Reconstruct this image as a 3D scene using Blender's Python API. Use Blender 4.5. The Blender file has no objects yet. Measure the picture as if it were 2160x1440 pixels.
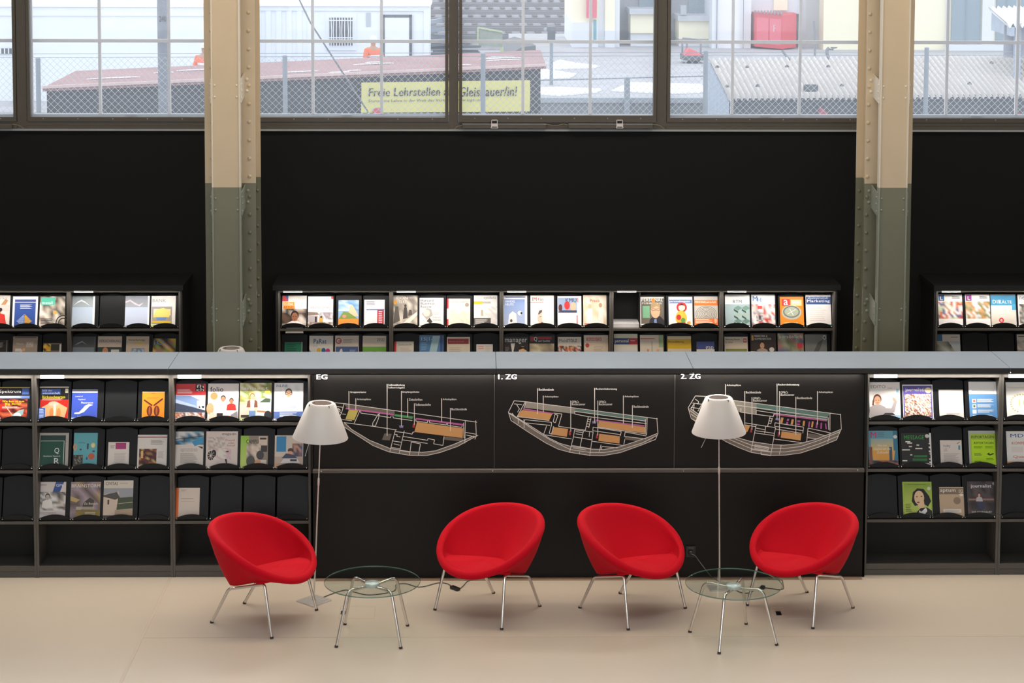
import bpy, math, random
from mathutils import Vector, Matrix
PI = math.pi
SC = bpy.context.scene
COL = SC.collection

# ------------------------------------------------------------------ camera
CAM_H = 5.1
YAW, PITCH, ROLL = math.radians(1.08), math.radians(4.801), math.radians(0.191)
FPX, PPY = 4294.6, 164.8          # focal length and principal row for the 2160 x 1440 frame
fw = Vector((math.sin(YAW)*math.cos(PITCH), math.cos(YAW)*math.cos(PITCH), -math.sin(PITCH)))
rt = Vector((math.cos(YAW), -math.sin(YAW), 0)); up = rt.cross(fw)
R_ = math.cos(ROLL)*rt + math.sin(ROLL)*up
U_ = -math.sin(ROLL)*rt + math.cos(ROLL)*up
cam = bpy.data.cameras.new('camera'); camo = bpy.data.objects.new('camera', cam); COL.objects.link(camo)
cam.sensor_width = 36; cam.lens = 36*FPX/2160; cam.shift_y = -(720-PPY)/2160
cam.clip_start = .1; cam.clip_end = 500
M3 = Matrix((R_, U_, -fw)).transposed()
camo.matrix_world = Matrix.Translation((0, 0, CAM_H)) @ M3.to_4x4()
SC.camera = camo
SC.view_settings.view_transform = 'Standard'; SC.view_settings.look = 'None'
SC.view_settings.exposure = 0.0; SC.view_settings.gamma = 1; SC.view_settings.use_curve_mapping = False

def ray(px, py): return fw + (px-1080)/FPX*R_ - (py-PPY)/FPX*U_
def aty(px, py, y):
    d = ray(px, py); return Vector((0, 0, CAM_H)) + d*(y/d.y)
def atz(px, py, z):
    d = ray(px, py); return Vector((0, 0, CAM_H)) + d*((z-CAM_H)/d.z)
def atplane(px, py, p0, n):
    d = ray(px, py); o = Vector((0, 0, CAM_H)); return o + d*((p0-o).dot(n)/d.dot(n))

# ------------------------------------------------------------------ sky and lamps
w = bpy.data.worlds.new('overcast_sky'); SC.world = w; w.use_nodes = True
nt = w.node_tree; bg = nt.nodes['Background']
tc = nt.nodes.new('ShaderNodeTexCoord'); sp = nt.nodes.new('ShaderNodeSeparateXYZ'); cr = nt.nodes.new('ShaderNodeValToRGB')
nt.links.new(tc.outputs['Generated'], sp.inputs[0]); nt.links.new(sp.outputs['Z'], cr.inputs['Fac']); nt.links.new(cr.outputs[0], bg.inputs[0])
cr.color_ramp.elements[0].color = (.97, .98, 1, 1); cr.color_ramp.elements[1].color = (.90, .95, 1, 1)
bg.inputs[1].default_value = 2.05

def area(name, loc, rot, sx, sy, power, color, spread=PI):
    l = bpy.data.lights.new(name, 'AREA'); l.shape = 'RECTANGLE'; l.size = sx; l.size_y = sy
    l.energy = power; l.color = color; l.spread = spread
    o = bpy.data.objects.new(name, l); COL.objects.link(o); o.location = loc; o.rotation_euler = rot
    return o
WARM = (1, .80, .60); COOL = (.82, .91, 1)
area('hall_ceiling_light', (.2, 15.0, 7.8), (0, 0, 0), 11, 1.6, 330, WARM)
area('overhead_fill', (0, 4.0, 7.8), (math.radians(25), 0, 0), 14, 5, 300, (.93, .95, 1))  # added cool fill from above, no skylight is built in the ceiling
area('foreground_fill', (0, 9.6, 7.8), (0, 0, 0), 16, 2.4, 360, COOL, math.radians(75))  # added fill that cools and brightens the foreground floor
area('camera_side_fill', (0, -2.7, 4.4), (math.radians(88), 0, 0), 15, 3.6, 520, (.96, .97, 1))  # added frontal fill behind the camera, no window stands there
LED = (1, .93, .84)
FRONT_BAYS = [(-4.353, -3.319), (-3.319, -2.285), (-2.285, -1.233), (2.998, 4.028), (4.028, 5.06)]
BACK_BAYS = [(-4.77, -3.74), (-3.74, -2.708), (-1.811, -.762), (-.762, .262), (.262, 1.284), (1.284, 2.308), (2.308, 3.369), (4.309, 5.35)]
FY, BY = 15.2, 18.65
for (a, b) in FRONT_BAYS: area('shelf_led_light', ((a+b)/2, FY-.028, 1.584), (math.radians(-30), 0, 0), b-a-.04, .016, 9.5, LED)
for k in range(3): area('board_led_light', (-.52+1.39*k, FY-.034, 1.584), (math.radians(-28), 0, 0), 1.36, .016, 8.5, LED)
for (a, b) in BACK_BAYS: area('shelf_led_light', ((a+b)/2, BY-.055, 1.568), (math.radians(-15), 0, 0), b-a-.04, .016, 4.4, LED)

# ------------------------------------------------------------------ materials
GAIN = 1.0     # colour gain: lower-row covers brightened, since their colours were picked in shade
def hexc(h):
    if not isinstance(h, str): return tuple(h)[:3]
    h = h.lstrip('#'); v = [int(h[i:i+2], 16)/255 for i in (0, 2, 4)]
    return tuple(min(.88, GAIN*(c/12.92 if c <= .04045 else ((c+.055)/1.055)**2.4)) for c in v)
def mat(name, color, rough=.6, metal=0., noise=0., nscale=8., bump=0., bscale=60., spec=None, sheen=0., coat=0.):
    m = bpy.data.materials.new(name); m.use_nodes = True
    n = m.node_tree.nodes; L = m.node_tree.links; b = n['Principled BSDF']
    c = hexc(color); b.inputs['Base Color'].default_value = (*c, 1)
    b.inputs['Roughness'].default_value = rough; b.inputs['Metallic'].default_value = metal
    if spec is not None: b.inputs['Specular IOR Level'].default_value = spec
    if sheen: b.inputs['Sheen Weight'].default_value = sheen; b.inputs['Sheen Roughness'].default_value = .4; b.inputs['Sheen Tint'].default_value = (*[min(1, x*1.3+.1) for x in c], 1)
    if coat: b.inputs['Coat Weight'].default_value = coat; b.inputs['Coat Roughness'].default_value = .1
    tcn = n.new('ShaderNodeTexCoord')
    if noise:
        t = n.new('ShaderNodeTexNoise'); t.inputs['Scale'].default_value = nscale; t.inputs['Detail'].default_value = 5
        L.new(tcn.outputs['Object'], t.inputs['Vector'])
        mx = n.new('ShaderNodeMix'); mx.data_type = 'RGBA'
        mx.inputs[6].default_value = (*[x*(1-noise) for x in c], 1); mx.inputs[7].default_value = (*[min(1, x*(1+noise)) for x in c], 1)
        L.new(t.outputs['Fac'], mx.inputs[0]); L.new(mx.outputs[2], b.inputs['Base Color'])
    if bump:
        t = n.new('ShaderNodeTexNoise'); t.inputs['Scale'].default_value = bscale; t.inputs['Detail'].default_value = 3
        L.new(tcn.outputs['Object'], t.inputs['Vector'])
        bp = n.new('ShaderNodeBump'); bp.inputs['Strength'].default_value = bump; bp.inputs['Distance'].default_value = .01
        L.new(t.outputs['Fac'], bp.inputs['Height']); L.new(bp.outputs[0], b.inputs['Normal'])
    return m
def attrmat(name, rough=.45, spec=.4):
    m = mat(name, (.8, .8, .8), rough, spec=spec); n = m.node_tree.nodes
    a = n.new('ShaderNodeAttribute'); a.attribute_name = 'print'
    m.node_tree.links.new(a.outputs['Color'], n['Principled BSDF'].inputs['Base Color']); return m
def facing(n, L, k):
    lw = n.new('ShaderNodeLayerWeight'); lw.inputs[0].default_value = .5
    p = n.new('ShaderNodeMath'); p.operation = 'POWER'; p.inputs[1].default_value = 4; L.new(lw.outputs['Facing'], p.inputs[0])
    q = n.new('ShaderNodeMath'); q.operation = 'MULTIPLY_ADD'; q.inputs[1].default_value = k; q.inputs[2].default_value = .03; L.new(p.outputs[0], q.inputs[0]); return q
def pane_mat(name, tint, gloss, haze, rough=.02):
    m = bpy.data.materials.new(name); m.use_nodes = True; n = m.node_tree.nodes; L = m.node_tree.links; n.clear()
    out = n.new('ShaderNodeOutputMaterial'); tr = n.new('ShaderNodeBsdfTransparent'); tr.inputs[0].default_value = (*tint, 1)
    gl = n.new('ShaderNodeBsdfGlossy'); gl.inputs['Roughness'].default_value = rough
    fr = facing(n, L, .9)
    mu = n.new('ShaderNodeMath'); mu.operation = 'MULTIPLY'; mu.inputs[1].default_value = gloss; L.new(fr.outputs[0], mu.inputs[0])
    tl = n.new('ShaderNodeBsdfTranslucent'); tl.inputs[0].default_value = (.9, .94, 1, 1)
    m1 = n.new('ShaderNodeMixShader'); m1.inputs[0].default_value = haze; L.new(tr.outputs[0], m1.inputs[1]); L.new(tl.outputs[0], m1.inputs[2])
    m2 = n.new('ShaderNodeMixShader'); L.new(mu.outputs[0], m2.inputs[0]); L.new(m1.outputs[0], m2.inputs[1]); L.new(gl.outputs[0], m2.inputs[2])
    L.new(m2.outputs[0], out.inputs[0]); return m

PRINT = attrmat('printed_paper', .38, .4)
PAINTED = attrmat('printed_board', .5, .3)
M = {}
M['floor'] = mat('cream_resin_floor', (.52, .455, .37), .30, noise=.05, nscale=1.2, spec=.8)
M['joint'] = mat('floor_joint', (.44, .37, .30), .6)
M['wall'] = mat('black_wall', (.0078, .0092, .0096), .75, spec=.25, noise=.1, nscale=3)
M['plaster'] = mat('hall_plaster', (.34, .32, .29), .9, noise=.04)
M['frame'] = mat('bronze_window_frame', (.10, .092, .078), .5, noise=.08, nscale=20)
M['muntin'] = mat('grey_white_muntin', (.78, .80, .82), .6, noise=.05, nscale=10)
M['sillgrey'] = mat('outer_sill', (.40, .44, .48), .5, noise=.1)
M['shelf'] = mat('anthracite_shelf', (.038, .036, .032), .5, noise=.06, nscale=30, spec=.4)
M['rail'] = mat('anthracite_rail', (.085, .078, .070), .45, noise=.05, nscale=30)
M['flap'] = mat('graphite_flap', (.008, .0088, .0098), .42, noise=.08, nscale=25, spec=.25)
M['inside'] = mat('shelf_inside', (.007, .0066, .006), .7)
M['tag'] = mat('white_label_holder', (.80, .79, .80), .4)
M['pin'] = mat('steel_pin', (.8, .8, .8), .25, 1)
M['top'] = mat('grey_blue_linoleum_top', (.47, .58, .71), .30, noise=.10, nscale=2.5, spec=.5)
M['edge'] = mat('black_edge', (.011, .0115, .0115), .5)
M['panel'] = mat('black_panel', (.0085, .0078, .007), .45, noise=.08, nscale=3, spec=.2)
M['ledge'] = mat('taupe_ledge', (.105, .092, .08), .5)
M['board'] = mat('black_board', (.0095, .0085, .008), .45, spec=.2)
M['seam'] = mat('board_seam', (.12, .11, .10), .5)
M['red'] = mat('red_wool', (.49, .0012, .0115), .85, noise=.05, nscale=60, bump=.12, bscale=350, sheen=.12, spec=.15)
M['chrome'] = mat('satin_chrome', (.72, .70, .68), .2, 1)
M['hub'] = mat('pale_steel_hub', (.72, .78, .82), .4, .5)
M['cap'] = mat('black_rubber_cap', (.03, .02, .018), .5)
M['shade'] = mat('opal_lampshade', (.74, .73, .72), .45, noise=.02)
M['steel'] = mat('brushed_steel', (.66, .64, .61), .45, .75, noise=.1, nscale=60)
M['cord'] = mat('grey_cord', (.09, .085, .08), .5)
M['blackp'] = mat('black_plastic', (.008, .008, .008), .35)
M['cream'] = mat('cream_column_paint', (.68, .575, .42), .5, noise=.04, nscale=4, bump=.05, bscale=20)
M['cream_lit'] = mat('lit_cream_paint', (.80, .76, .66), .45, noise=.04)  # paler cream on flanges and brackets: window light put into the colour
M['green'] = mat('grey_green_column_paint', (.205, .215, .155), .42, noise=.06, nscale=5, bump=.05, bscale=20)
M['green_lit'] = mat('lit_green_paint', (.30, .34, .29), .4, noise=.04)  # paler green copy with the light on flanges and brackets painted in
# glass
gm = bpy.data.materials.new('clear_table_glass'); gm.use_nodes = True
g = gm.node_tree.nodes; gl_ = gm.node_tree.links; g.clear()
go = g.new('ShaderNodeOutputMaterial'); gt = g.new('ShaderNodeBsdfTransparent'); gt.inputs[0].default_value = (.93, .97, .95, 1)
gg = g.new('ShaderNodeBsdfGlossy'); gg.inputs['Roughness'].default_value = .03
gf = facing(g, gl_, .45); gx = g.new('ShaderNodeMixShader')
gl_.new(gf.outputs[0], gx.inputs[0]); gl_.new(gt.outputs[0], gx.inputs[1]); gl_.new(gg.outputs[0], gx.inputs[2]); gl_.new(gx.outputs[0], go.inputs[0])
M['tglass'] = gm
M['gedge'] = mat('green_glass_edge', (.09, .17, .13), .15, spec=.8)
M['pane'] = pane_mat('window_glass', (.97, .98, 1), .35, .09)

# ------------------------------------------------------------------ mesh helpers
class MB:
    def __init__(s): s.v = []; s.f = []; s.m = []; s.c = []; s.sm = []
    def add(s, vs, fs, mi=0, col=None, smooth=False):
        o = len(s.v); s.v += [tuple(v) for v in vs]
        for i, f in enumerate(fs):
            s.f.append([o+k for k in f]); s.m.append(mi); s.sm.append(smooth)
            s.c.append(col if (col is None or not isinstance(col, list)) else [col[k] for k in f])
        return s
    def box(s, x0, x1, y0, y1, z0, z1, mi=0, col=None):
        vs = [(x, y, z) for x in (x0, x1) for y in (y0, y1) for z in (z0, z1)]
        return s.add(vs, [(0, 1, 3, 2), (4, 6, 7, 5), (0, 4, 5, 1), (2, 3, 7, 6), (0, 2, 6, 4), (1, 5, 7, 3)], mi, col)
    def prism(s, pts, d, mi=0, col=None):       # pts: planar loop, d: extrusion vector
        n = len(pts); P = [Vector(p) for p in pts]; D = Vector(d)
        return s.add(P+[p+D for p in P], [tuple(range(n))[::-1], tuple(range(n, 2*n))]+[(i, (i+1) % n, n+(i+1) % n, n+i) for i in range(n)], mi, col)
    def bar(s, a, b, w, h, mi=0, col=None, upv=(0, 0, 1)):
        a, b = Vector(a), Vector(b); d = (b-a).normalized(); u = Vector(upv); sd = d.cross(u)
        if sd.length < 1e-4: sd = d.cross(Vector((1, 0, 0)))
        sd.normalize(); u = sd.cross(d).normalized(); sd *= w/2; u *= h/2
        vs = [a-sd-u, a+sd-u, a+sd+u, a-sd+u, b-sd-u, b+sd-u, b+sd+u, b-sd+u]
        return s.add(vs, [(3, 2, 1, 0), (4, 5, 6, 7), (0, 1, 5, 4), (1, 2, 6, 5), (2, 3, 7, 6), (3, 0, 4, 7)], mi, col)
    def tube(s, pts, r, n=10, mi=0, cap=True, col=None):
        P = [Vector(p) for p in pts]; k = len(P); rs = r if isinstance(r, (list, tuple)) else [r]*k
        prev = None; rings = []
        for i, p in enumerate(P):
            t = (P[min(i+1, k-1)]-P[max(i-1, 0)]).normalized()
            if prev is None:
                a = t.cross(Vector((0, 0, 1)));  a = a if a.length > 1e-3 else t.cross(Vector((1, 0, 0)))
            else: a = prev-t*prev.dot(t)
            a.normalize(); b = t.cross(a); prev = a
            rings.append([p+(a*math.cos(2*PI*j/n)+b*math.sin(2*PI*j/n))*rs[i] for j in range(n)])
        vs = [v for rg in rings for v in rg]; fs = []
        for i in range(k-1):
            for j in range(n): fs.append((i*n+j, i*n+(j+1) % n, (i+1)*n+(j+1) % n, (i+1)*n+j))
        s.add(vs, fs, mi, col, True)
        if cap: s.add(rings[0], [tuple(range(n))[::-1]], mi, col); s.add(rings[-1], [tuple(range(n))], mi, col)
        return s
    def lathe(s, prof, n=48, c=(0, 0, 0), mi=0, smooth=True, M4=None, col=None):
        vs = []; k = len(prof)
        for (r, z) in prof:
            for j in range(n):
                v = Vector((r*math.cos(2*PI*j/n), r*math.sin(2*PI*j/n), z))
                if M4: v = M4 @ v
                vs.append(v+Vector(c))
        fs = [(i*n+j, i*n+(j+1) % n, (i+1)*n+(j+1) % n, (i+1)*n+j) for i in range(k-1) for j in range(n)]
        return s.add(vs, fs, mi, col, smooth)
    def dome(s, c, r, ax, h=None, n=8, mi=0):     # rivet head pointing along ax
        c = Vector(c); ax = Vector(ax).normalized(); h = h or r*.7
        a = ax.orthogonal().normalized(); b = ax.cross(a); vs = []; fs = []
        for (q, t) in ((1, 0), (.85, .5), (.45, .88)):
            for j in range(n): vs.append(c+(a*math.cos(2*PI*j/n)+b*math.sin(2*PI*j/n))*r*q+ax*h*t)
        vs.append(c+ax*h)
        for i in range(2):
            for j in range(n): fs.append((i*n+j, i*n+(j+1) % n, (i+1)*n+(j+1) % n, (i+1)*n+j))
        for j in range(n): fs.append((2*n+j, 2*n+(j+1) % n, 3*n))
        return s.add(vs, fs, mi, None, True)
    def build(s, name, mats, parent=None, bevel=0, loc=None):
        me = bpy.data.meshes.new(name); me.from_pydata(s.v, [], s.f)
        for m in (mats if isinstance(mats, (list, tuple)) else [mats]): me.materials.append(m)
        me.polygons.foreach_set('material_index', s.m); me.polygons.foreach_set('use_smooth', s.sm)
        if any(c is not None for c in s.c):
            at = me.color_attributes.new('print', 'FLOAT_COLOR', 'CORNER'); buf = []
            for f, c in zip(s.f, s.c):
                if isinstance(c, list):
                    for q in c: buf += [*q, 1]
                else:
                    for _ in f: buf += [*(c or (.8, .8, .8)), 1]
            at.data.foreach_set('color', buf)
        me.update(); o = bpy.data.objects.new(name, me); COL.objects.link(o)
        if parent: o.parent = parent
        if loc: o.location = loc
        if bevel:
            b = o.modifiers.new('soft_edge', 'BEVEL'); b.width = bevel; b.segments = 2; b.limit_method = 'ANGLE'
        return o
def tag(o, label, cat, group=None, kind=None):
    if label: o['label'] = label
    if cat: o['category'] = cat
    if group: o['group'] = group
    if kind: o['kind'] = kind
    return o
def empty(name, loc=(0, 0, 0), rz=0):
    o = bpy.data.objects.new(name, None); COL.objects.link(o); o.location = loc; o.rotation_euler = (0, 0, rz); o.empty_display_size = .1
    return o
def struct(o): o['kind'] = 'structure'; return o
def copy_tree(o, parent=None):
    c = o.copy(); COL.objects.link(c); c.parent = parent
    for ch in o.children: copy_tree(ch, c)
    return c
def bend(pts, r=.03, n=5):           # round the inner corners of a path
    P = [Vector(p) for p in pts]; out = [P[0]]
    for i in range(1, len(P)-1):
        a = (P[i-1]-P[i]); b = (P[i+1]-P[i]); q = min(r, a.length*.49, b.length*.49)
        A = P[i]+a.normalized()*q; B = P[i]+b.normalized()*q
        for k in range(n+1):
            t = k/n; out.append(A*(1-t)**2+P[i]*2*t*(1-t)+B*t*t)
    return out+[P[-1]]

# ------------------------------------------------------------------ lettering
_tx = {}
def lettering(strings):
    obs = []
    for key in strings:
        if key in _tx: continue
        txt, bold = key
        cu = bpy.data.curves.new('letters', 'FONT'); cu.body = txt; cu.offset = 0; cu.resolution_u = 2
        if bold: cu.space_character = 1.06
        o = bpy.data.objects.new('letters', cu); COL.objects.link(o); obs.append((key, o, cu))
    bpy.context.view_layer.update(); dg = bpy.context.evaluated_depsgraph_get()
    for key, o, cu in obs:
        me = o.evaluated_get(dg).to_mesh()
        v = [(q.co.x, q.co.y) for q in me.vertices]; f = [list(p.vertices) for p in me.polygons]
        if not v: _tx[key] = ([], []); continue
        x0 = min(a for a, b in v); x1 = max(a for a, b in v); y0 = min(b for a, b in v); y1 = max(b for a, b in v)
        _tx[key] = ([((a-x0)/(x1-x0+1e-9), (y1-b)/(y1-y0+1e-9)) for a, b in v], f)
    for key, o, cu in obs: bpy.data.objects.remove(o); bpy.data.curves.remove(cu)

# drawing of flat printed shapes: fn(u, v, layer) -> 3D point, u right 0..1, v down 0..1
def draw(mb, ops, fn, asp=1.4, mi=0):
    for L, op in enumerate(ops):
        k = op[0]; P = lambda u, v: fn(u, v, L+1)
        def poly(pts, c): mb.add([P(*q) for q in pts], [tuple(range(len(pts)))], mi, hexc(c))
        if k == 'r': _, a, b, c, d, col = op; poly([(a, b), (a, d), (c, d), (c, b)], col)
        elif k == 'g':
            _, a, b, c, d, c0, c1 = op; c0, c1 = hexc(c0), hexc(c1)
            mb.add([P(a, b), P(a, d), P(c, d), P(c, b)], [(0, 1, 2, 3)], mi, [c0, c1, c1, c0])
        elif k == 'e': _, a, b, c, d, col = op; poly([(a+c*math.cos(-t*PI/9), b+d*math.sin(-t*PI/9)) for t in range(18)], col)
        elif k == 'o':
            _, a, b, c, d, th, col = op
            for t in range(20):
                q, s_ = -t*PI/10, -(t+1)*PI/10
                poly([(a+c*math.cos(q), b+d*math.sin(q)), (a+c*math.cos(s_), b+d*math.sin(s_)), (a+(c-th)*math.cos(s_), b+(d-th)*math.sin(s_)), (a+(c-th)*math.cos(q), b+(d-th)*math.sin(q))], col)
        elif k == 'p': poly(op[1], op[2])
        elif k == 't':
            v, f = _tx[(op[5], 1 if len(op) > 7 else 0)]; a, b, c, d = op[1:5]
            bo = 0 if len(op) <= 7 else op[7]; sh = [.035*q*(d-b)*asp for q in range(bo+1)]; c -= sh[-1]
            for k_, q in enumerate(sh):
                if v: mb.add([fn(a+q+(c-a)*x, b+(d-b)*y, L+1+k_*.45) for x, y in v], f, mi, hexc(op[6]))
        elif k == 'l':
            _, a, b, c, d, n, col = op; rnd = random.Random(n+int(a*100)+int(b*1000)); st = (d-b)/n
            for i in range(n): poly([(a, b+st*i), (a, b+st*(i+.5)), (a+(c-a)*rnd.uniform(.65, 1), b+st*(i+.5)), (a+(c-a)*rnd.uniform(.65, 1), b+st*i)], col)
        elif k == 'n':
            _, a, b, c, d, cols, nx, ny, sd = op; rnd = random.Random(sd); cs = [hexc(q) for q in cols]
            vs, cc, fs = [], [], []
            for j in range(ny+1):
                for i in range(nx+1): vs.append(P(a+(c-a)*i/nx, b+(d-b)*j/ny)); cc.append(rnd.choice(cs))
            for j in range(ny):
                for i in range(nx): q = j*(nx+1)+i; fs.append((q, q+nx+1, q+nx+2, q+1))
            mb.add(vs, fs, mi, cc)
        elif k == 'w':       # line
            _, a, b, c, d, th, col = op; dx, dy = c-a, (d-b); l = math.hypot(dx, dy*asp) or 1; nx, ny = -dy*asp/l*th/2, dx/l*th/2/asp
            poly([(a+nx, b+ny), (a-nx, b-ny), (c-nx, d-ny), (c+nx, d+ny)], col)
        elif k == 'h':       # portrait: centre x, chin-to-crown box top, head height, skin, hair, clothes
            _, a, b, s_, skin, hair, cl = op; r = s_*.5
            poly([(a-s_*asp*.95, b+s_*2.3), (a+s_*asp*.95, b+s_*2.3), (a+s_*asp*.8, b+s_*1.25), (a+s_*asp*.3, b+s_*1.0), (a-s_*asp*.3, b+s_*1.0), (a-s_*asp*.8, b+s_*1.25)], cl)
            def E(x, y, rx, ry, c_, e=0):
                mb.add([fn(x+rx*math.cos(-t*PI/8), y+ry*math.sin(-t*PI/8), L+1+e) for t in range(16)], [tuple(range(16))], mi, hexc(c_))
            E(a, b+s_*.42, r*asp*.86, s_*.5, hair, .15); E(a, b+s_*.58, r*asp*.68, s_*.46, skin, .3)
            for q in (-.14, .14): E(a+s_*asp*q, b+s_*.55, s_*.07*asp, s_*.035, '3a2820', .45)
            E(a, b+s_*.82, s_*.12*asp, s_*.03, '8a3a34', .45)

SK, SK2, HR, HB = 'e3b394', 'c98f6c', '2a1c14', '15100e'
# ================================================================== the hall
WY = 19.2
m = MB(); m.box(-9, 9, -3, WY, -.2, 0); fl = struct(m.build('floor', M['floor']))
def trim(n, mb, m_): return struct(mb.build('trim_%d' % n, m_))
m = MB(); a, b = atz(359.3, 1217, .001), atz(253.8, 1440, .001); d = (b-a); m.bar(a+Vector((0, 0, -.001)), a+d*3+Vector((0, 0, -.001)), .022, .003); trim(1, m, M['joint'])
m = MB(); a = atz(300, 1345, 0); b = atz(2155, 1343.5, 0); m.bar((a.x, a.y, -.0005), (8.9, b.y, -.0005), .006, .003); trim(2, m, M['joint'])
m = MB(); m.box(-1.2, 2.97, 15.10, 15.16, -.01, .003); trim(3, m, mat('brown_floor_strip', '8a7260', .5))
m = MB(); m.box(-9, 9, WY, WY+.25, -.2, 3.0); m.box(-9, 9, WY, WY+.25, 6.6, 8); struct(m.build('wall_back', M['wall']))
m = MB(); m.box(-9, 9, WY-.035, WY, 2.985, 3.003); trim(4, m, M['sillgrey'])
m = MB(); m.box(-9.2, -9, -3, WY+.25, -.2, 8); struct(m.build('wall_left', M['plaster']))
m = MB(); m.box(9, 9.2, -3, WY+.25, -.2, 8); struct(m.build('wall_right', M['plaster']))
m = MB(); m.box(-9, 9, -3.2, -3, -.2, 8); struct(m.build('wall_front', M['plaster']))
m = MB(); m.box(-9.2, 9.2, -3.2, WY+.25, 8, 8.2); struct(m.build('ceiling', M['plaster']))

# ---- windows: a bronze inner frame, old grey muntins outside
def wx(px): return aty(px, 150, WY).x
mull = [-450, 46, 502, 957, 1396, 1838, 2290, 2740]
MX = [aty(q, 150, WY).x for q in mull]; MX[0] = MX[1]-(MX[2]-MX[1]); 
MUN = [aty(q, 130, WY+.3).x for q in (67, 211, 357, 505, 660, 805, 955, 1103, 1245, 1396, 1545, 1687, 1838, 1997, 2145, 2290)]
MUN = [MUN[0]-.655, MUN[0]-1.31]+MUN; MUN.sort()
ZB = 3.115; ZT = 6.6
for i in range(len(MX)-1):
    x0, x1 = MX[i], MX[i+1]; win = empty('window_%d' % (i+1), ((x0+x1)/2, WY, 3.0)); struct(win)
    c = (x0+x1)/2; sash = (i == 3)
    f = MB(); lo = 3.003
    for (a, b) in ((x0, x0+.045), (x1-.045, x1)): f.box(a-c, b-c, -.02, .12, lo-3, ZT-3)
    f.box(x0-c+.045, x1-c-.045, -.02, .12, lo-3, .07); f.box(x0-c+.045, x1-c-.045, -.02, .12, ZT-3.06, ZT-3)
    f.box(x0-c+.045, x1-c-.045, -.035, -.02, lo-3, .035)
    f.build('window_frame', M['frame'], win)
    f = MB(); a, b = x0-c+.05, x1-c-.05; t = .03; zb = .072; e = ZB-3+(.022 if sash else 0)
    f.box(a, a+t, -.045 if sash else -.03, .05, zb, ZT-3.07); f.box(b-t, b, -.045 if sash else -.03, .05, zb, ZT-3.07)
    f.box(a+t, b-t, -.045 if sash else -.03, .05, zb, e); f.box(a+t, b-t, -.03, .05, ZT-3.12, ZT-3.07)
    f.build('sash', M['frame'], win)
    f = MB()
    for k in range(6): f.dome((a+.15+(b-a-.3)*k/5, -.046 if sash else -.031, (zb+e)/2+.005), .006, (0, -1, 0))
    f.build('screw_heads', M['sillgrey'], win)
    f = MB(); f.box(a+t, b-t, .012, .018, e, ZT-3.12); f.build('pane', M['pane'], win)
    f = MB(); o3 = .3
    f.box(x0-c, x1-c, .16, .34, -.02, .04); f.box(x0-c, x1-c, .27, .33, .04, .115); f.build('outer_sill', M['sillgrey'], win)
    f = MB(); f.box(a+.03, b-.03, .06, .085, .085, .125); f.box((a+b)/2-.05, (a+b)/2+.05, .05, .09, .10, .135); f.build('sash_rail', M['sillgrey'], win)
    f = MB(); r = .014
    for q in MUN:
        if x0 <= q < x1: f.box(q-c-r, q-c+r, .28, .31, .115, ZT-3)
    for zz in (3.815, 4.9, 6.0): f.box(x0-c, x1-c, .275, .305, zz-3-.016, zz-3+.016)
    f.build('muntins', M['muntin'], win)
# chain drives under the middle sash
for k, (xa, xb, xc, nm) in enumerate(((975, 1152, 1043, 'left'), (1199, 1377, 1307, 'right'))):
    A, B, C_ = aty(xa, 266, WY-.07), aty(xb, 266, WY-.07), aty(xc, 262, WY-.07)
    t = empty('window_actuator', ((A.x+B.x)/2, WY-.06, A.z)); ox = t.location
    tag(t, 'slim bronze window opener bar clamped under the middle window, %s of the two' % nm, 'window opener', 'window openers under the middle sash')
    f = MB(); f.box(A.x-ox.x, B.x-ox.x, -.022, .022, -.022, .018); f.build('drive_housing', M['frame'], t, .003)
    f = MB(); f.box(A.x-ox.x, B.x-ox.x, -.024, .02, .0185, .022); f.build('cover_strip', M['sillgrey'], t)
    f = MB(); q = C_.x-ox.x; f.box(q-.032, q+.032, -.03, -.025, -.002, .028); f.box(q-.026, q+.026, -.03, .03, .055, .06)
    f.box(q-.03, q-.024, -.028, .012, .028, .055); f.box(q+.024, q+.03, -.028, .012, .028, .055)
    f.prism([(q-.036, -.032, -.014), (q-.03, -.032, .002), (q-.022, -.032, .002), (q-.028, -.032, -.014)], (0, .006, 0))
    f.prism([(q+.028, -.032, -.014), (q+.022, -.032, .002), (q+.03, -.032, .002), (q+.036, -.032, -.014)], (0, .006, 0)); f.box(q-.034, q+.034, -.032, -.026, -.018, -.013)
    f.build('bracket', M['tag'], t, .001)
def cable(pts, y, nm, lb, r=.004):
    P = [aty(px, py, y) for px, py in pts]; f = MB(); f.tube(bend(P, .06, 4), r, 6)
    return tag(f.build(nm, mat('pale_cable', '8c8371', .6) if 'pale_cable' not in bpy.data.materials else bpy.data.materials['pale_cable']), lb, 'cable')
cable([(959, 272), (963, 267), (975, 264)], WY-.07, 'opener_cable', 'short pale cable at the left end of the left window opener')
cable([(1152, 262), (1163, 264), (1176, 265), (1188, 261), (1199, 264)], WY-.07, 'opener_cable', 'pale cable linking the two window openers')
cable([(1377, 262), (1392, 264), (1401, 272)], WY-.07, 'opener_cable', 'pale cable dropping from the right end of the right window opener')
A, B = aty(-40, 266, WY-.07), aty(26, 266, WY-.07)
f = MB(); f.box(A.x-2, B.x, WY-.09, WY-.05, A.z-.02, A.z+.018); tag(f.build('window_actuator', M['frame'], None, .003), 'end of a bronze window opener bar at the far left window', 'window opener')
cable([(26, 262), (40, 264), (49, 270)], WY-.07, 'opener_cable', 'pale cable at the window opener by the far left window')

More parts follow.
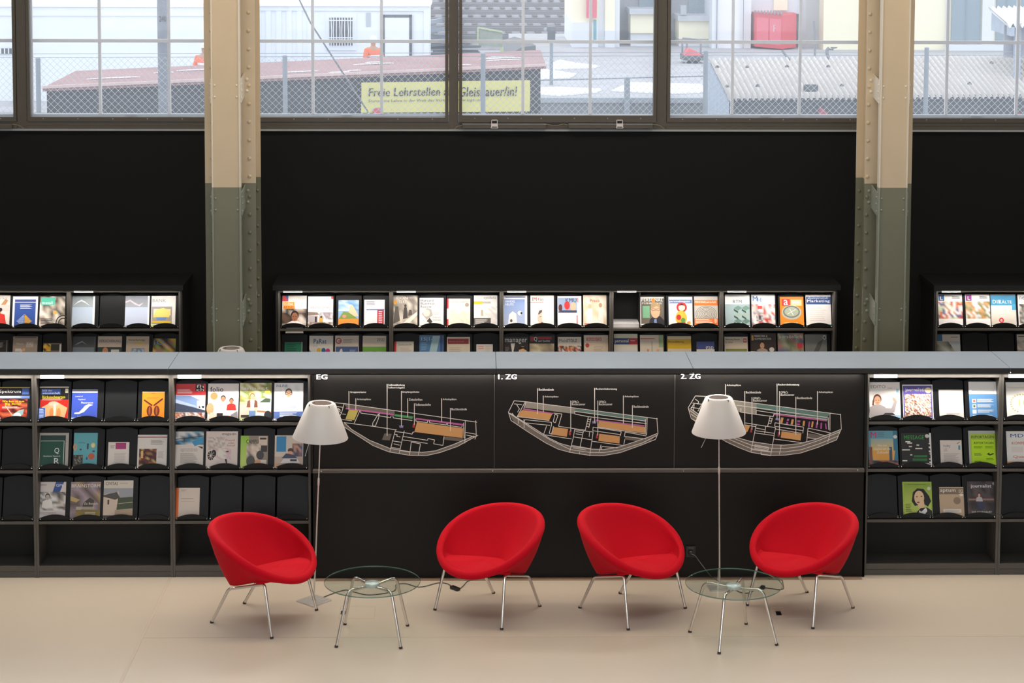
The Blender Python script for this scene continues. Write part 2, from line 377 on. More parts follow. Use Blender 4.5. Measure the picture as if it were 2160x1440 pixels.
# ---- riveted steel columns
def column(ch0, ch1, pl0, pl1, rf0, rf1, side, label):
    yc, yp, yr = 17.30, 17.58, 17.98
    X = lambda px, y: aty(px, 420, y).x
    c0, c1, p0, p1 = X(ch0, yc), X(ch1, yc), X(pl0, yp), X(pl1, yp)
    cx = (p0+p1)/2; t = empty('riveted_column', (cx, yp, 0)); tag(t, label, 'column', 'riveted hall columns')
    h = (p1-p0)/2; cw = (c1-c0)/2; cc = (c0+c1)/2-cx; ZP = 2.705; ZTOP = 7.99
    for z0, z1, m1, m2, s in ((0, ZP, 'green', 'green_lit', 'lower'), (ZP, ZTOP, 'cream', 'cream_lit', 'upper')):
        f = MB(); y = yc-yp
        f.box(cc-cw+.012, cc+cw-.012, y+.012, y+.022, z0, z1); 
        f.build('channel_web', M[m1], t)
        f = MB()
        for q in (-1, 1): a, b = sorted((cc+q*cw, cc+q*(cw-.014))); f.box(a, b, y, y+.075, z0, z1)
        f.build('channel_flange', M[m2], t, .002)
        f = MB(); f.box(-h, h, 0, .014, z0, z1); f.box(-h+.06, -h+.075, .014, .40, z0, z1); f.box(h-.075, h-.06, .014, .40, z0, z1); f.build('front_plate', M[m1], t, .001)
        f = MB(); f.box(-h, h, .40, .414, z0, z1); f.build('rear_plate', M[m1], t)
        if s == 'lower':
            a, b = sorted((side*(h+.001), side*(h-.09))); f = MB(); f.box(a, b, .388, .40, 0, ZP-.03); f.build('rear_splice', M[m1], t)
    # rivets on the front plate between channel and edge, on rear plate, and brackets
    for z0, z1, m1 in ((0, ZP, 'green'), (ZP, ZTOP, 'cream')):
        f = MB(); z = z0+.06
        while z < z1-.03:
            f.dome((side*(cc*side+cw+.045), 0, z), .0175, (0, -1, 0)); f.dome((cc-side*(cw+.03), 0, z), .0175, (0, -1, 0))
            if m1 == 'green': f.dome((side*(h-.028), .388, z), .0165, (0, -1, 0))
            z += .158
        f.build('rivets', M[m1], t)
    for zc in (.75, 1.60, 2.56, 3.53, 4.5):
        mm = M['green_lit'] if zc < ZP else M['cream_lit']
        for q in (-1, 1):
            x = cc+q*cw+q*.001; f = MB(); y = yc-yp
            f.prism([(x, y+.02, zc-.10), (x, y+.02, zc+.10), (x, 0, zc+.135), (x, 0, zc-.065)], (q*.008, 0, 0))
            for dz, dy in ((-.06, .03), (0, .05), (.06, .03)): f.dome((x+q*.008, y+dy, zc+dz), .011, (q, 0, 0)); 
            for dz in (-.05, .05): f.dome((cc+q*(cw-.03), y+.012, zc+dz), .010, (0, -1, 0)); f.dome((cc+q*(cw+.028), 0, zc+dz+.03), .015, (0, -1, 0))
            f.build('bracket', mm, t)
column(447, 508, 433, 540, 540, 551, 1, 'left riveted steel column painted cream above and grey-green below')
column(1853, 1914, 1823, 1922, 1806, 1823, -1, 'right riveted steel column painted cream above and grey-green below')

# ================================================================== magazine shelving
ROWZ = [1.200, .832, .437]; ROWH = [.315, .315, .335]; TILT = math.radians(16)
def flap_mesh(wd, h):
    f = MB(); n = 12; a = wd/2; pts = [(-a, 0, 0), (a, 0, 0)]
    for i in range(n+1):
        u = 1-2*i/n; pts.append((a*u, 0, h-.018*u*u))
    f.prism([(x, 0, z) for x, y, z in pts], (0, .006, 0))
    # rolled glossy top edge
    f.tube([(a*(1-2*i/n)*.96, -.002, h-.002-.018*(1-2*i/n)**2) for i in range(n+1)], .0035, 6)
    o = f.build('display_flap', M['flap']); return o
def lip_mesh(wd):
    f = MB(); n = 12; a = wd/2; pts = [(-a, 0, 0), (a, 0, 0)]
    for i in range(n+1): u = 1-2*i/n; pts.append((a*u, 0, .042-.03*u*u))
    f.prism(pts, (0, -.004, 0)); f.box(-a, a, -.004, .03, -.002, .003)
    for q in (-1, 1): f.dome((q*(a-.006), -.004, .006), .004, (0, -1, 0), mi=1); f.tube([(q*(a-.004), .002, .0), (q*(a-.004), .002, .02)], .0018, 5, mi=1)
    return f.build('flap_lip', [M['flap'], M['pin']])
def make_bay(wd):
    t = empty('magazine_shelf'); a = wd/2; D = .29
    f = MB(); f.box(-a, -a+.018, 0, D, 0, 1.572); f.build('side_panel', M['rail'], t, .001)
    f = MB(); f.box(a-.018, a, 0, D, 0, 1.572); f.build('side_panel', M['rail'], t, .001)
    f = MB(); f.box(-a+.018, a-.018, D-.012, D, .09, 1.572); f.build('back_panel', M['inside'], t)
    f = MB(); f.box(-a+.018, a-.018, 0, .02, 1.541, 1.572); f.build('top_rail', M['rail'], t, .001)
    f = MB(); f.box(-a+.05, -a+.05+.178, -.007, -.001, 1.541, 1.567); f.box(-a+.06, -a+.218, -.008, -.0069, 1.552, 1.5535, 1); f.build('label_holder', [M['tag'], M['rail']], t)
    for r, z in enumerate(ROWZ):
        f = MB(); f.box(-a+.018, a-.018, .0, D-.012, z-.022, z); f.build('shelf_board', M['rail'], t, .001)
    f = MB(); f.box(-a+.018, a-.018, .0, D-.012, .048, .09); f.build('bottom_board', M['rail'], t, .001)
    f = MB(); f.box(-a+.018, a-.018, .006, .03, .0, .0445); f.build('plinth', M['rail'], t, .001)
    return t
FLAPS = {}
def add_flaps(t, wd, skip=()):
    cw = (wd-.036)/4
    for r in range(3):
        for c in range(4):
            if (r, c) in skip: continue
            key = round(ROWH[r], 3)
            if key not in FLAPS: FLAPS[key] = (flap_mesh(.238, ROWH[r]), lip_mesh(.240)); first = True
            else: first = False
            fo, lo_ = FLAPS[key]
            if not first: fo, lo_ = fo.copy(), lo_.copy(); COL.objects.link(fo); COL.objects.link(lo_)
            fo.parent = t; fo.location = (-wd/2+.018+cw*(c+.5), .030, ROWZ[r]+.004); fo.rotation_euler = (-TILT, 0, 0)
            lo_.parent = fo; lo_.rotation_euler = (TILT, 0, 0); lo_.location = (0, -.024, .0)
fl_names = ['grey display shelf bay cut by the left edge, one science magazine on its top row',
  'grey display shelf bay holding the blue journal and the orange butterfly book',
  'grey display shelf bay behind the leftmost red armchair',
  'grey display shelf bay right of the floor plan boards, holding the lime green magazine',
  'grey display shelf bay cut by the right edge of the photo in the front row']
bk_names = ['wall shelf bay at the far left edge holding the dark blue diamond magazine',
  'wall shelf bay left of the left column with one empty flap in its top row',
  'wall shelf bay nearest the left column, left end of the middle run', 'wall shelf bay second from the left in the middle run',
  'wall shelf bay in the centre of the middle run', 'wall shelf bay with an open compartment in its top row',
  'wall shelf bay nearest the right column, right end of the middle run', 'wall shelf bay right of the right column']
def place_bays(bays, y, names, grp, skips={}):
    for i, (a, b) in enumerate(bays):
        t = make_bay(b-a-.001); t.location = ((a+b)/2, y, 0); add_flaps(t, b-a-.001, skips.get(i, ()))
        tag(t, names[i], 'magazine shelf', grp)
        if i in skips:
            f = MB(); wd = b-a-.001; cw = (wd-.036)/4; x0 = -wd/2+.018
            f.box(x0+cw*0+.004, x0+cw-.004, .05, .27, 1.2, 1.235); st = f.build('paper_stack', M['tag'])
            st.location = t.location; tag(st, 'flat stack of white paper lying in the open compartment of the wall shelf', 'paper stack')
            f = MB(); f.box(x0+cw-.004, x0+cw+.004, .02, .27, 1.2, 1.54); f.build('divider', M['inside'], t)
place_bays(FRONT_BAYS, FY, fl_names, 'display bays of the front shelving')
place_bays(BACK_BAYS, BY, bk_names, 'display bays of the wall shelving', {5: ((0, 0),)})
# tops: the low run in front, the wall runs behind
SE = [-6.2, -2.30, .174, 1.665, 4.08, 6.4]
tn = ['far left length', 'length above the left front shelves and the first floor plan board', 'length above the middle floor plan board', 'length above the right floor plan board', 'far right length']
for i in range(5):
    a, b = SE[i]+.002, SE[i+1]-.002; f = MB(); f.box(a, b, 15.155, 15.735, 1.5872, 1.6255); f.box(a, b, 15.15, 15.155, 1.587, 1.6235, 1); f.box(a, b, 15.20, 15.735, 1.5725, 1.587, 1)
    tag(f.build('counter_top', [M['top'], M['edge']], None), 'blue-grey counter top, '+tn[i], 'counter top', 'lengths of the blue-grey counter top')
for a, b, nm in ((-6, -2.672, 'left of the left column'), (-1.85, 3.405, 'between the two columns'), (4.27, 7.5, 'right of the right column')):
    f = MB(); f.box(a, b, BY-.08, WY-.002, 1.573, 1.62); tag(f.build('top_board_run', M['edge'], None, .002), 'black top board on the wall shelves '+nm, 'shelf top', 'black tops of the wall shelving')
    t = empty('shelf_carcass', ((a+b)/2, BY, 0)); tag(t, 'black carcass behind the wall shelves '+nm, 'cabinet', 'carcasses behind the wall shelving'); w2 = (b-a)/2
    f = MB(); f.box(-w2+.02, -w2+.036, .0, .54, 0, 1.572); f.build('end_panel', M['edge'], t)
    f = MB(); f.box(w2-.036, w2-.02, .0, .54, 0, 1.572); f.build('end_panel', M['edge'], t)
    f = MB(); f.box(-w2+.036, w2-.036, .3, .54, 0, 1.572); f.build('rear_body', M['edge'], t)
for a, b, nm in ((-5.4, -1.232, 'left of the floor plan boards'), (2.997, 6.1, 'right of the floor plan boards')):
    f = MB(); f.box(a, b, 15.491, 15.735, 0, 1.572); tag(f.build('shelf_carcass', M['edge'], None), 'black rear body of the front shelving, '+nm, 'cabinet', 'rear bodies of the front shelving')

# ---- middle block with the three floor plan boards
t = empty('display_counter', (.88, 15.16, 0)); tag(t, 'black panelled counter front carrying three floor plan boards', 'counter'); ox = .88
f = MB(); f.box(-1.231-ox, 2.996-ox, 0.0, .025, .006, .82); f.build('front_panel', M['panel'], t, .002)
f = MB(); f.box(-1.215-ox, 2.98-ox, -.012, .03, .822, .846); 
for q in (-1.15, .15, 1.6, 2.93): f.dome((q-ox, -.012, .836), .004, (0, -1, 0), mi=1)
f.build('ledge', [M['ledge'], M['pin']], t, .001)
f = MB(); f.box(-1.231-ox, -1.214-ox, 0, .58, 0, 1.572); f.build('end_post', M['panel'], t)
f = MB(); f.box(2.979-ox, 2.996-ox, 0, .58, 0, 1.572); f.build('end_post', M['panel'], t)
f = MB(); f.box(-1.213-ox, 2.978-ox, .05, .57, .0, 1.572); f.build('rear_body', M['panel'], t)
BYB = 15.185
# ---- the three floor plan boards
G1, G2, PK, ORG, WH = '6f675e', '4f6660', 'c467a2', 'dca466', 'ece6de'
OR_ = {'EG': 650, '1. ZG': 1040, '2. ZG': 1420}
def arc_band(outer, inner): return ('P', outer+inner[::-1], G1)
BO = {
'EG': dict(fill=[([(410, 385), (985, 465), (985, 505), (440, 430)], G1), ([(430, 430), (980, 500), (975, 518), (425, 445)], PK), ([(1225, 545), (1775, 615), (1765, 635), (1225, 562)], PK),
  ([(985, 502), (1200, 530), (1185, 558), (980, 525)], '4fa05f'), ([(465, 452), (570, 462), (525, 572), (425, 560)], 'cfc064'), ([(1240, 592), (1765, 665), (1760, 775), (1210, 705)], ORG),
  ([(870, 722), (953, 728), (930, 802), (840, 795)], G1), ([(1035, 632), (1088, 632), (1080, 660), (1042, 658)], '8c86b8'), ([(1195, 610), (1220, 615), (1210, 660), (1188, 655)], 'b8363c'),
  ([(1548, 755), (1760, 780), (1780, 820), (1548, 792)], G1)],
 arc=([(400, 640), (560, 745), (740, 860), (920, 932), (1150, 970), (1340, 975), (1500, 940), (1700, 870), (1935, 742)], [(410, 598), (500, 680), (700, 800), (925, 890), (1160, 930), (1300, 937), (1450, 920), (1650, 850), (1890, 750)]),
 lines=[[(300, 372), (410, 382), (985, 462), (1925, 594)], [(1908, 575), (1915, 745), (1900, 790)], [(410, 385), (380, 490), (320, 600)], [(590, 460), (525, 605)], [(600, 465), (600, 490), (780, 515)], [(800, 500), (735, 605), (735, 635), (765, 640), (805, 540), (800, 500)],
  [(405, 598), (735, 640), (1010, 682)], [(810, 490), (810, 522), (940, 542), (945, 520)], [(965, 520), (970, 545), (1185, 575)], [(1225, 560), (1228, 582), (1360, 598), (1362, 575)], [(1380, 575), (1383, 600), (1575, 625), (1578, 605)], [(1590, 605), (1590, 630), (1750, 652), (1755, 635)],
  [(1790, 575), (1785, 835)], [(1770, 600), (1775, 775)], [(1795, 710), (1910, 730)], [(1800, 740), (1900, 760)], [(995, 680), (930, 930)], [(1095, 690), (1035, 955)], [(990, 700), (1095, 712), (1185, 730), (1190, 708), (1210, 705)], [(1075, 755), (1360, 800), (1365, 780), (1440, 795), (1430, 840), (1535, 858), (1548, 755)],
  [(1075, 795), (1360, 835)], [(1175, 820), (1155, 970)], [(1280, 840), (1255, 970)], [(1175, 820), (1280, 840)], [(1040, 915), (1160, 935)], [(985, 730), (1015, 735), (1010, 755), (1050, 762)], [(955, 805), (1060, 822)], [(945, 880), (1045, 895)], [(975, 840), (1040, 855)], [(310, 412), (400, 425)], [(330, 450), (380, 490)], [(360, 560), (500, 578)], [(390, 500), (430, 505)], [(340, 430), (370, 460), (330, 440)]],
 flags=[(465, 240, 450, 'Gruppenräume', 660), (543, 322, 455, 'Arbeitsplätze', 715), (900, 160, 750, 'Selbstabholung', 1100), (1063, 238, 640, 'Empfangstheke', 1265), (1135, 322, 535, 'Zeitschriften', 1300), (1210, 380, 625, 'Selbstausleihe', 1397), (1520, 322, 590, 'Arbeitsplätze', 1690), (1620, 432, 695, 'Buchbestände', 1807)],
 extra=[(913, 190, 1100, 212, 'Selbstrückgabe')], title=(95, 50, 220, 106)),
'1. ZG': dict(fill=[([(370, 360), (930, 440), (930, 500), (365, 430)], 'a09a8e'), ([(930, 440), (1755, 545), (1740, 585), (930, 475)], '64867e'), ([(350, 437), (690, 490), (680, 503), (340, 452)], PK), ([(330, 455), (675, 500), (640, 572), (275, 528)], ORG),
  ([(690, 650), (855, 670), (840, 760), (665, 735)], ORG), ([(865, 690), (890, 690), (885, 745), (862, 742)], 'b8363c'), ([(1130, 580), (1180, 585), (1170, 612), (1130, 608)], '8c86b8'), ([(1170, 565), (1725, 630), (1720, 645), (1165, 578)], PK),
  ([(1205, 580), (1735, 650), (1735, 718), (1195, 650)], ORG), ([(1210, 725), (1445, 755), (1440, 838), (1200, 808)], ORG), ([(1180, 725), (1200, 728), (1190, 780), (1170, 775)], 'b8363c'), ([(1500, 755), (1740, 785), (1660, 812), (1500, 790)], G1)],
 arc=([(175, 480), (205, 575), (400, 705), (600, 830), (740, 900), (880, 938), (1105, 972), (1250, 975), (1450, 940), (1700, 850), (1850, 790), (1878, 722)], [(190, 490), (270, 540), (480, 670), (640, 775), (760, 835), (880, 868), (1115, 900), (1260, 905), (1440, 875), (1620, 815), (1740, 775), (1870, 722)]),
 lines=[[(238, 350), (370, 360), (1755, 540), (1875, 556)], [(1865, 545), (1878, 720)], [(240, 350), (175, 480), (205, 575)], [(365, 365), (275, 530)], [(375, 365), (350, 440)], [(275, 530), (640, 575)], [(690, 490), (785, 500), (745, 640)], [(705, 505), (740, 515), (710, 600), (685, 590), (705, 505)], [(745, 640), (1050, 685)], [(930, 470), (930, 500), (1080, 530), (1745, 610)], [(930, 470), (1740, 582)],
  [(1085, 535), (1050, 690)], [(1115, 550), (1090, 660)], [(1080, 560), (1110, 562)], [(1075, 585), (1105, 588)], [(1068, 612), (1098, 615)], [(1060, 640), (1092, 645)], [(1755, 545), (1750, 740)], [(1735, 560), (1735, 720)], [(1140, 650), (1460, 700), (1450, 750)], [(1140, 650), (1135, 690), (1450, 735)], [(1195, 650), (1750, 730)],
  [(360, 565), (665, 595), (665, 640)], [(360, 565), (355, 600), (650, 630)], [(610, 635), (575, 735), (895, 785)], [(690, 640), (665, 730), (640, 720), (660, 640)], [(930, 675), (915, 765), (870, 940)], [(930, 680), (1140, 705), (1100, 980)], [(915, 760), (1125, 795)], [(1030, 690), (990, 880)], [(900, 858), (1110, 895)], [(910, 885), (1060, 910)], [(985, 930), (985, 960)], [(1100, 700), (1095, 760)],
  [(1505, 705), (1745, 750)], [(1505, 705), (1495, 755), (1740, 785)], [(1500, 790), (1490, 850)], [(1125, 810), (1490, 860)], [(1230, 850), (1210, 930)], [(1240, 870), (1420, 885)], [(1240, 870), (1235, 905)], [(215, 490), (265, 550)], [(350, 560), (355, 660)], [(285, 540), (290, 610)], [(240, 385), (330, 395)], [(270, 395), (300, 440), (280, 480)], [(940, 700), (1020, 712)], [(940, 725), (1020, 738)], [(180, 490), (260, 540), (480, 690), (660, 800), (880, 905), (1110, 938), (1260, 940), (1450, 908), (1700, 830), (1865, 745)]],
 flags=[(507, 208, 500, 'Buchbestände', 692), (572, 292, 480, 'Arbeitsplätze', 745), (885, 348, 700, 'OPACs', 978), (1157, 205, 600, 'Rechercheberatung', 1410), (1193, 348, 745, 'OPACs', 1287), (1484, 290, 608, 'Arbeitsplätze', 1657), (1587, 402, 660, 'Buchbestände', 1772)],
 extra=[(898, 375, 1052, 398, 'Buchscanner'), (1206, 375, 1360, 398, 'Buchscanner')], title=(58, 48, 270, 104)),
'2. ZG': dict(fill=[([(360, 310), (720, 352), (950, 385), (950, 500), (770, 480), (330, 420)], 'a09a8e'), ([(950, 385), (1780, 490), (1755, 565), (950, 440)], '64867e'), ([(1145, 497), (1755, 572), (1750, 585), (1145, 512)], PK),
  ([(820, 630), (875, 640), (845, 705), (800, 700)], ORG), ([(885, 660), (905, 660), (895, 712), (875, 710)], 'b8363c'), ([(1165, 550), (1215, 552), (1200, 575), (1165, 572)], '8c86b8'), ([(1235, 698), (1460, 728), (1450, 803), (1225, 770)], ORG), ([(1195, 705), (1218, 708), (1210, 760), (1190, 755)], 'b8363c'),
  ([(1230, 540), (1258, 543), (1243, 608), (1215, 600)], ORG), ([(1350, 560), (1375, 563), (1362, 625), (1337, 620)], ORG), ([(1480, 578), (1502, 580), (1495, 640), (1472, 635)], ORG), ([(1580, 585), (1600, 587), (1590, 655), (1570, 652)], ORG),
  ([(1300, 555), (1322, 558), (1315, 580), (1293, 577)], 'b858a8'), ([(1290, 590), (1312, 592), (1305, 618), (1283, 615)], 'b858a8'), ([(1415, 572), (1450, 576), (1445, 598), (1410, 594)], 'b858a8'), ([(1408, 608), (1443, 612), (1440, 628), (1405, 624)], 'b858a8'),
  ([(1545, 585), (1562, 588), (1552, 650), (1535, 648)], 'b858a8'), ([(1630, 595), (1648, 597), (1640, 662), (1622, 660)], 'b858a8'), ([(1680, 600), (1697, 602), (1692, 670), (1675, 668)], 'b858a8'), ([(1728, 608), (1742, 610), (1750, 675), (1735, 673)], 'b858a8'), ([(1535, 720), (1740, 750), (1660, 782), (1530, 768)], G1)],
 arc=([(170, 430), (205, 550), (400, 690), (600, 815), (740, 880), (890, 938), (1115, 972), (1280, 968), (1450, 945), (1650, 880), (1860, 795), (1915, 668)], [(200, 440), (285, 500), (480, 640), (650, 740), (780, 785), (890, 815), (1130, 850), (1260, 855), (1440, 838), (1620, 790), (1760, 735), (1905, 678)]),
 lines=[[(250, 295), (380, 300), (720, 350), (1780, 490), (1910, 508)], [(1905, 500), (1915, 675)], [(252, 295), (170, 430), (205, 550), (300, 600)], [(375, 305), (280, 470)], [(250, 330), (290, 360), (280, 390)], [(220, 375), (330, 390)], [(200, 425), (310, 440)], [(200, 440), (240, 380), (230, 470)], [(720, 400), (950, 430), (1755, 540)], [(770, 480), (945, 505), (1140, 530), (1150, 495)], [(945, 460), (1145, 490), (1755, 565)], [(945, 460), (945, 505)],
  [(1105, 520), (1075, 640)], [(1130, 545), (1110, 615)], [(1100, 550), (1128, 552)], [(1093, 578), (1122, 582)], [(1085, 605), (1115, 610)], [(1785, 490), (1785, 690)], [(1765, 540), (1770, 680)], [(810, 600), (1060, 640), (1165, 655)], [(820, 625), (945, 645)], [(945, 620), (885, 930)], [(940, 660), (1050, 680)], [(940, 690), (1150, 720)], [(1055, 640), (1040, 720)], [(1165, 655), (1110, 975)], [(925, 715), (1145, 745)], [(1160, 600), (1485, 650), (1475, 720)], [(1160, 600), (1155, 640), (1475, 690)], [(1165, 670), (1460, 720)],
  [(1535, 660), (1520, 820)], [(1535, 660), (1790, 715), (1760, 820)], [(1535, 695), (1740, 750)], [(1530, 770), (1650, 785)], [(1150, 785), (1490, 830)], [(1230, 850), (1210, 960)], [(900, 815), (1130, 850)], [(930, 850), (1085, 880), (1080, 915), (930, 890), (930, 850)], [(930, 870), (1080, 900)], [(890, 905), (1110, 935)], [(1000, 930), (1000, 960), (1110, 975)], [(190, 460), (300, 540), (480, 660), (640, 760), (890, 855), (1120, 890), (1270, 893), (1450, 870), (1660, 800), (1900, 700)], [(200, 500), (320, 580), (480, 690), (640, 790), (890, 895), (1115, 930), (1270, 932), (1460, 905), (1660, 840), (1880, 750)], [(760, 440), (775, 440), (765, 480)]],
 flags=[(595, 162, 350, 'Arbeitsplätze', 770), (815, 240, 640, 'Buchbestände', 1000), (897, 308, 680, 'OPACs', 993), (1182, 155, 560, 'Rechercheberatung', 1435), (1210, 240, 735, 'OPACs', 1307), (1396, 305, 740, 'Buchbestände', 1582), (1643, 240, 620, 'Arbeitsplätze', 1817)],
 extra=[(910, 333, 1068, 356, 'Buchscanner'), (1223, 268, 1380, 291, 'Buchscanner')], title=(85, 42, 310, 100))}
strs = [('EG', 1), ('1. ZG', 1), ('2. ZG', 1)]
for b in BO.values(): strs += [(q[3], 1) for q in b['flags']]+[(q[4], 1) for q in b['extra']]
lettering(set(strs))
SB = [-1.212, .162, 1.532, 2.977]
bl = ['floor plan board lettered EG, leftmost of the three, half hidden by a lampshade', 'floor plan board lettered 1. ZG, in the middle of the three', 'floor plan board lettered 2. ZG, rightmost of the three, behind a lampshade']
for i, (k, b) in enumerate(BO.items()):
    x0, x1 = SB[i], SB[i+1]; c = (x0+x1)/2; t = empty('floor_plan_board', (c, BYB, .848)); tag(t, bl[i], 'sign board', 'floor plan boards on the counter front')
    f = MB(); f.box(x0-c+.002, x1-c-.002, 0, .045, 0, .722); f.build('board_panel', M['board'], t)
    f = MB(); 
    if i: f.box(x0-c-.003, x0-c+.001, -.002, .002, 0, .722); f.build('edge_strip', M['ledge'], t)
    O = OR_[k]; mb = MB()
    def fn(u, v, L, O=O, c=c):
        p = aty(O+u/5.4, 780+v/5.4, BYB); return (p.x-c, -.0006-.00012*L, p.z-.848)
    ops = [('p', pts, cl) for pts, cl in b['fill']]
    o1, i1 = b['arc']; 
    def rs(P, n=14):
        d = [0]
        for q in range(1, len(P)): d.append(d[-1]+math.dist(P[q], P[q-1]))
        out = []
        for q in range(n+1):
            s = d[-1]*q/n; j = max(j_ for j_ in range(len(d)) if d[j_] <= s+1e-6); j = min(j, len(P)-2); tt = (s-d[j])/(d[j+1]-d[j]); out.append((P[j][0]+(P[j+1][0]-P[j][0])*tt, P[j][1]+(P[j+1][1]-P[j][1])*tt))
        return out
    A_, B_ = rs(o1), rs(i1)
    for q in range(14): ops.append(('p', [A_[q], A_[q+1], B_[q+1], B_[q]], '7d766c'))
    for L_ in [o1, i1]+b['lines']:
        for p_, q_ in zip(L_, L_[1:]): ops.append(('w', *p_, *q_, 7, WH))
    def setlen(op):  # readable text
        return op
    for (x, y0, y1, s, xe) in b['flags']:
        ops += [('r', x-4, y0, x+4, y1, WH), ('t', x+13, y0, xe, y0+26, s, 'f4efe8', 1)]
    for (a, y0, e, y1, s) in b['extra']: ops.append(('t', a, y0, e, y1+3, s, 'f4efe8', 1))
    ops.append(('t', *b['title'], k, 'fffaf4', 3))
    ops = [o for o in ops]
    # keep the drawn layers within a hair of the board
    fill_n = len(b['fill'])
    mb2 = MB(); draw(mb2, ops, lambda u, v, L: fn(u, v, min(L, 60)*.12 if L <= fill_n+14 else 8+L*.12), 1.0)
    mb2.build('floor_plan_print', PRINT, t)

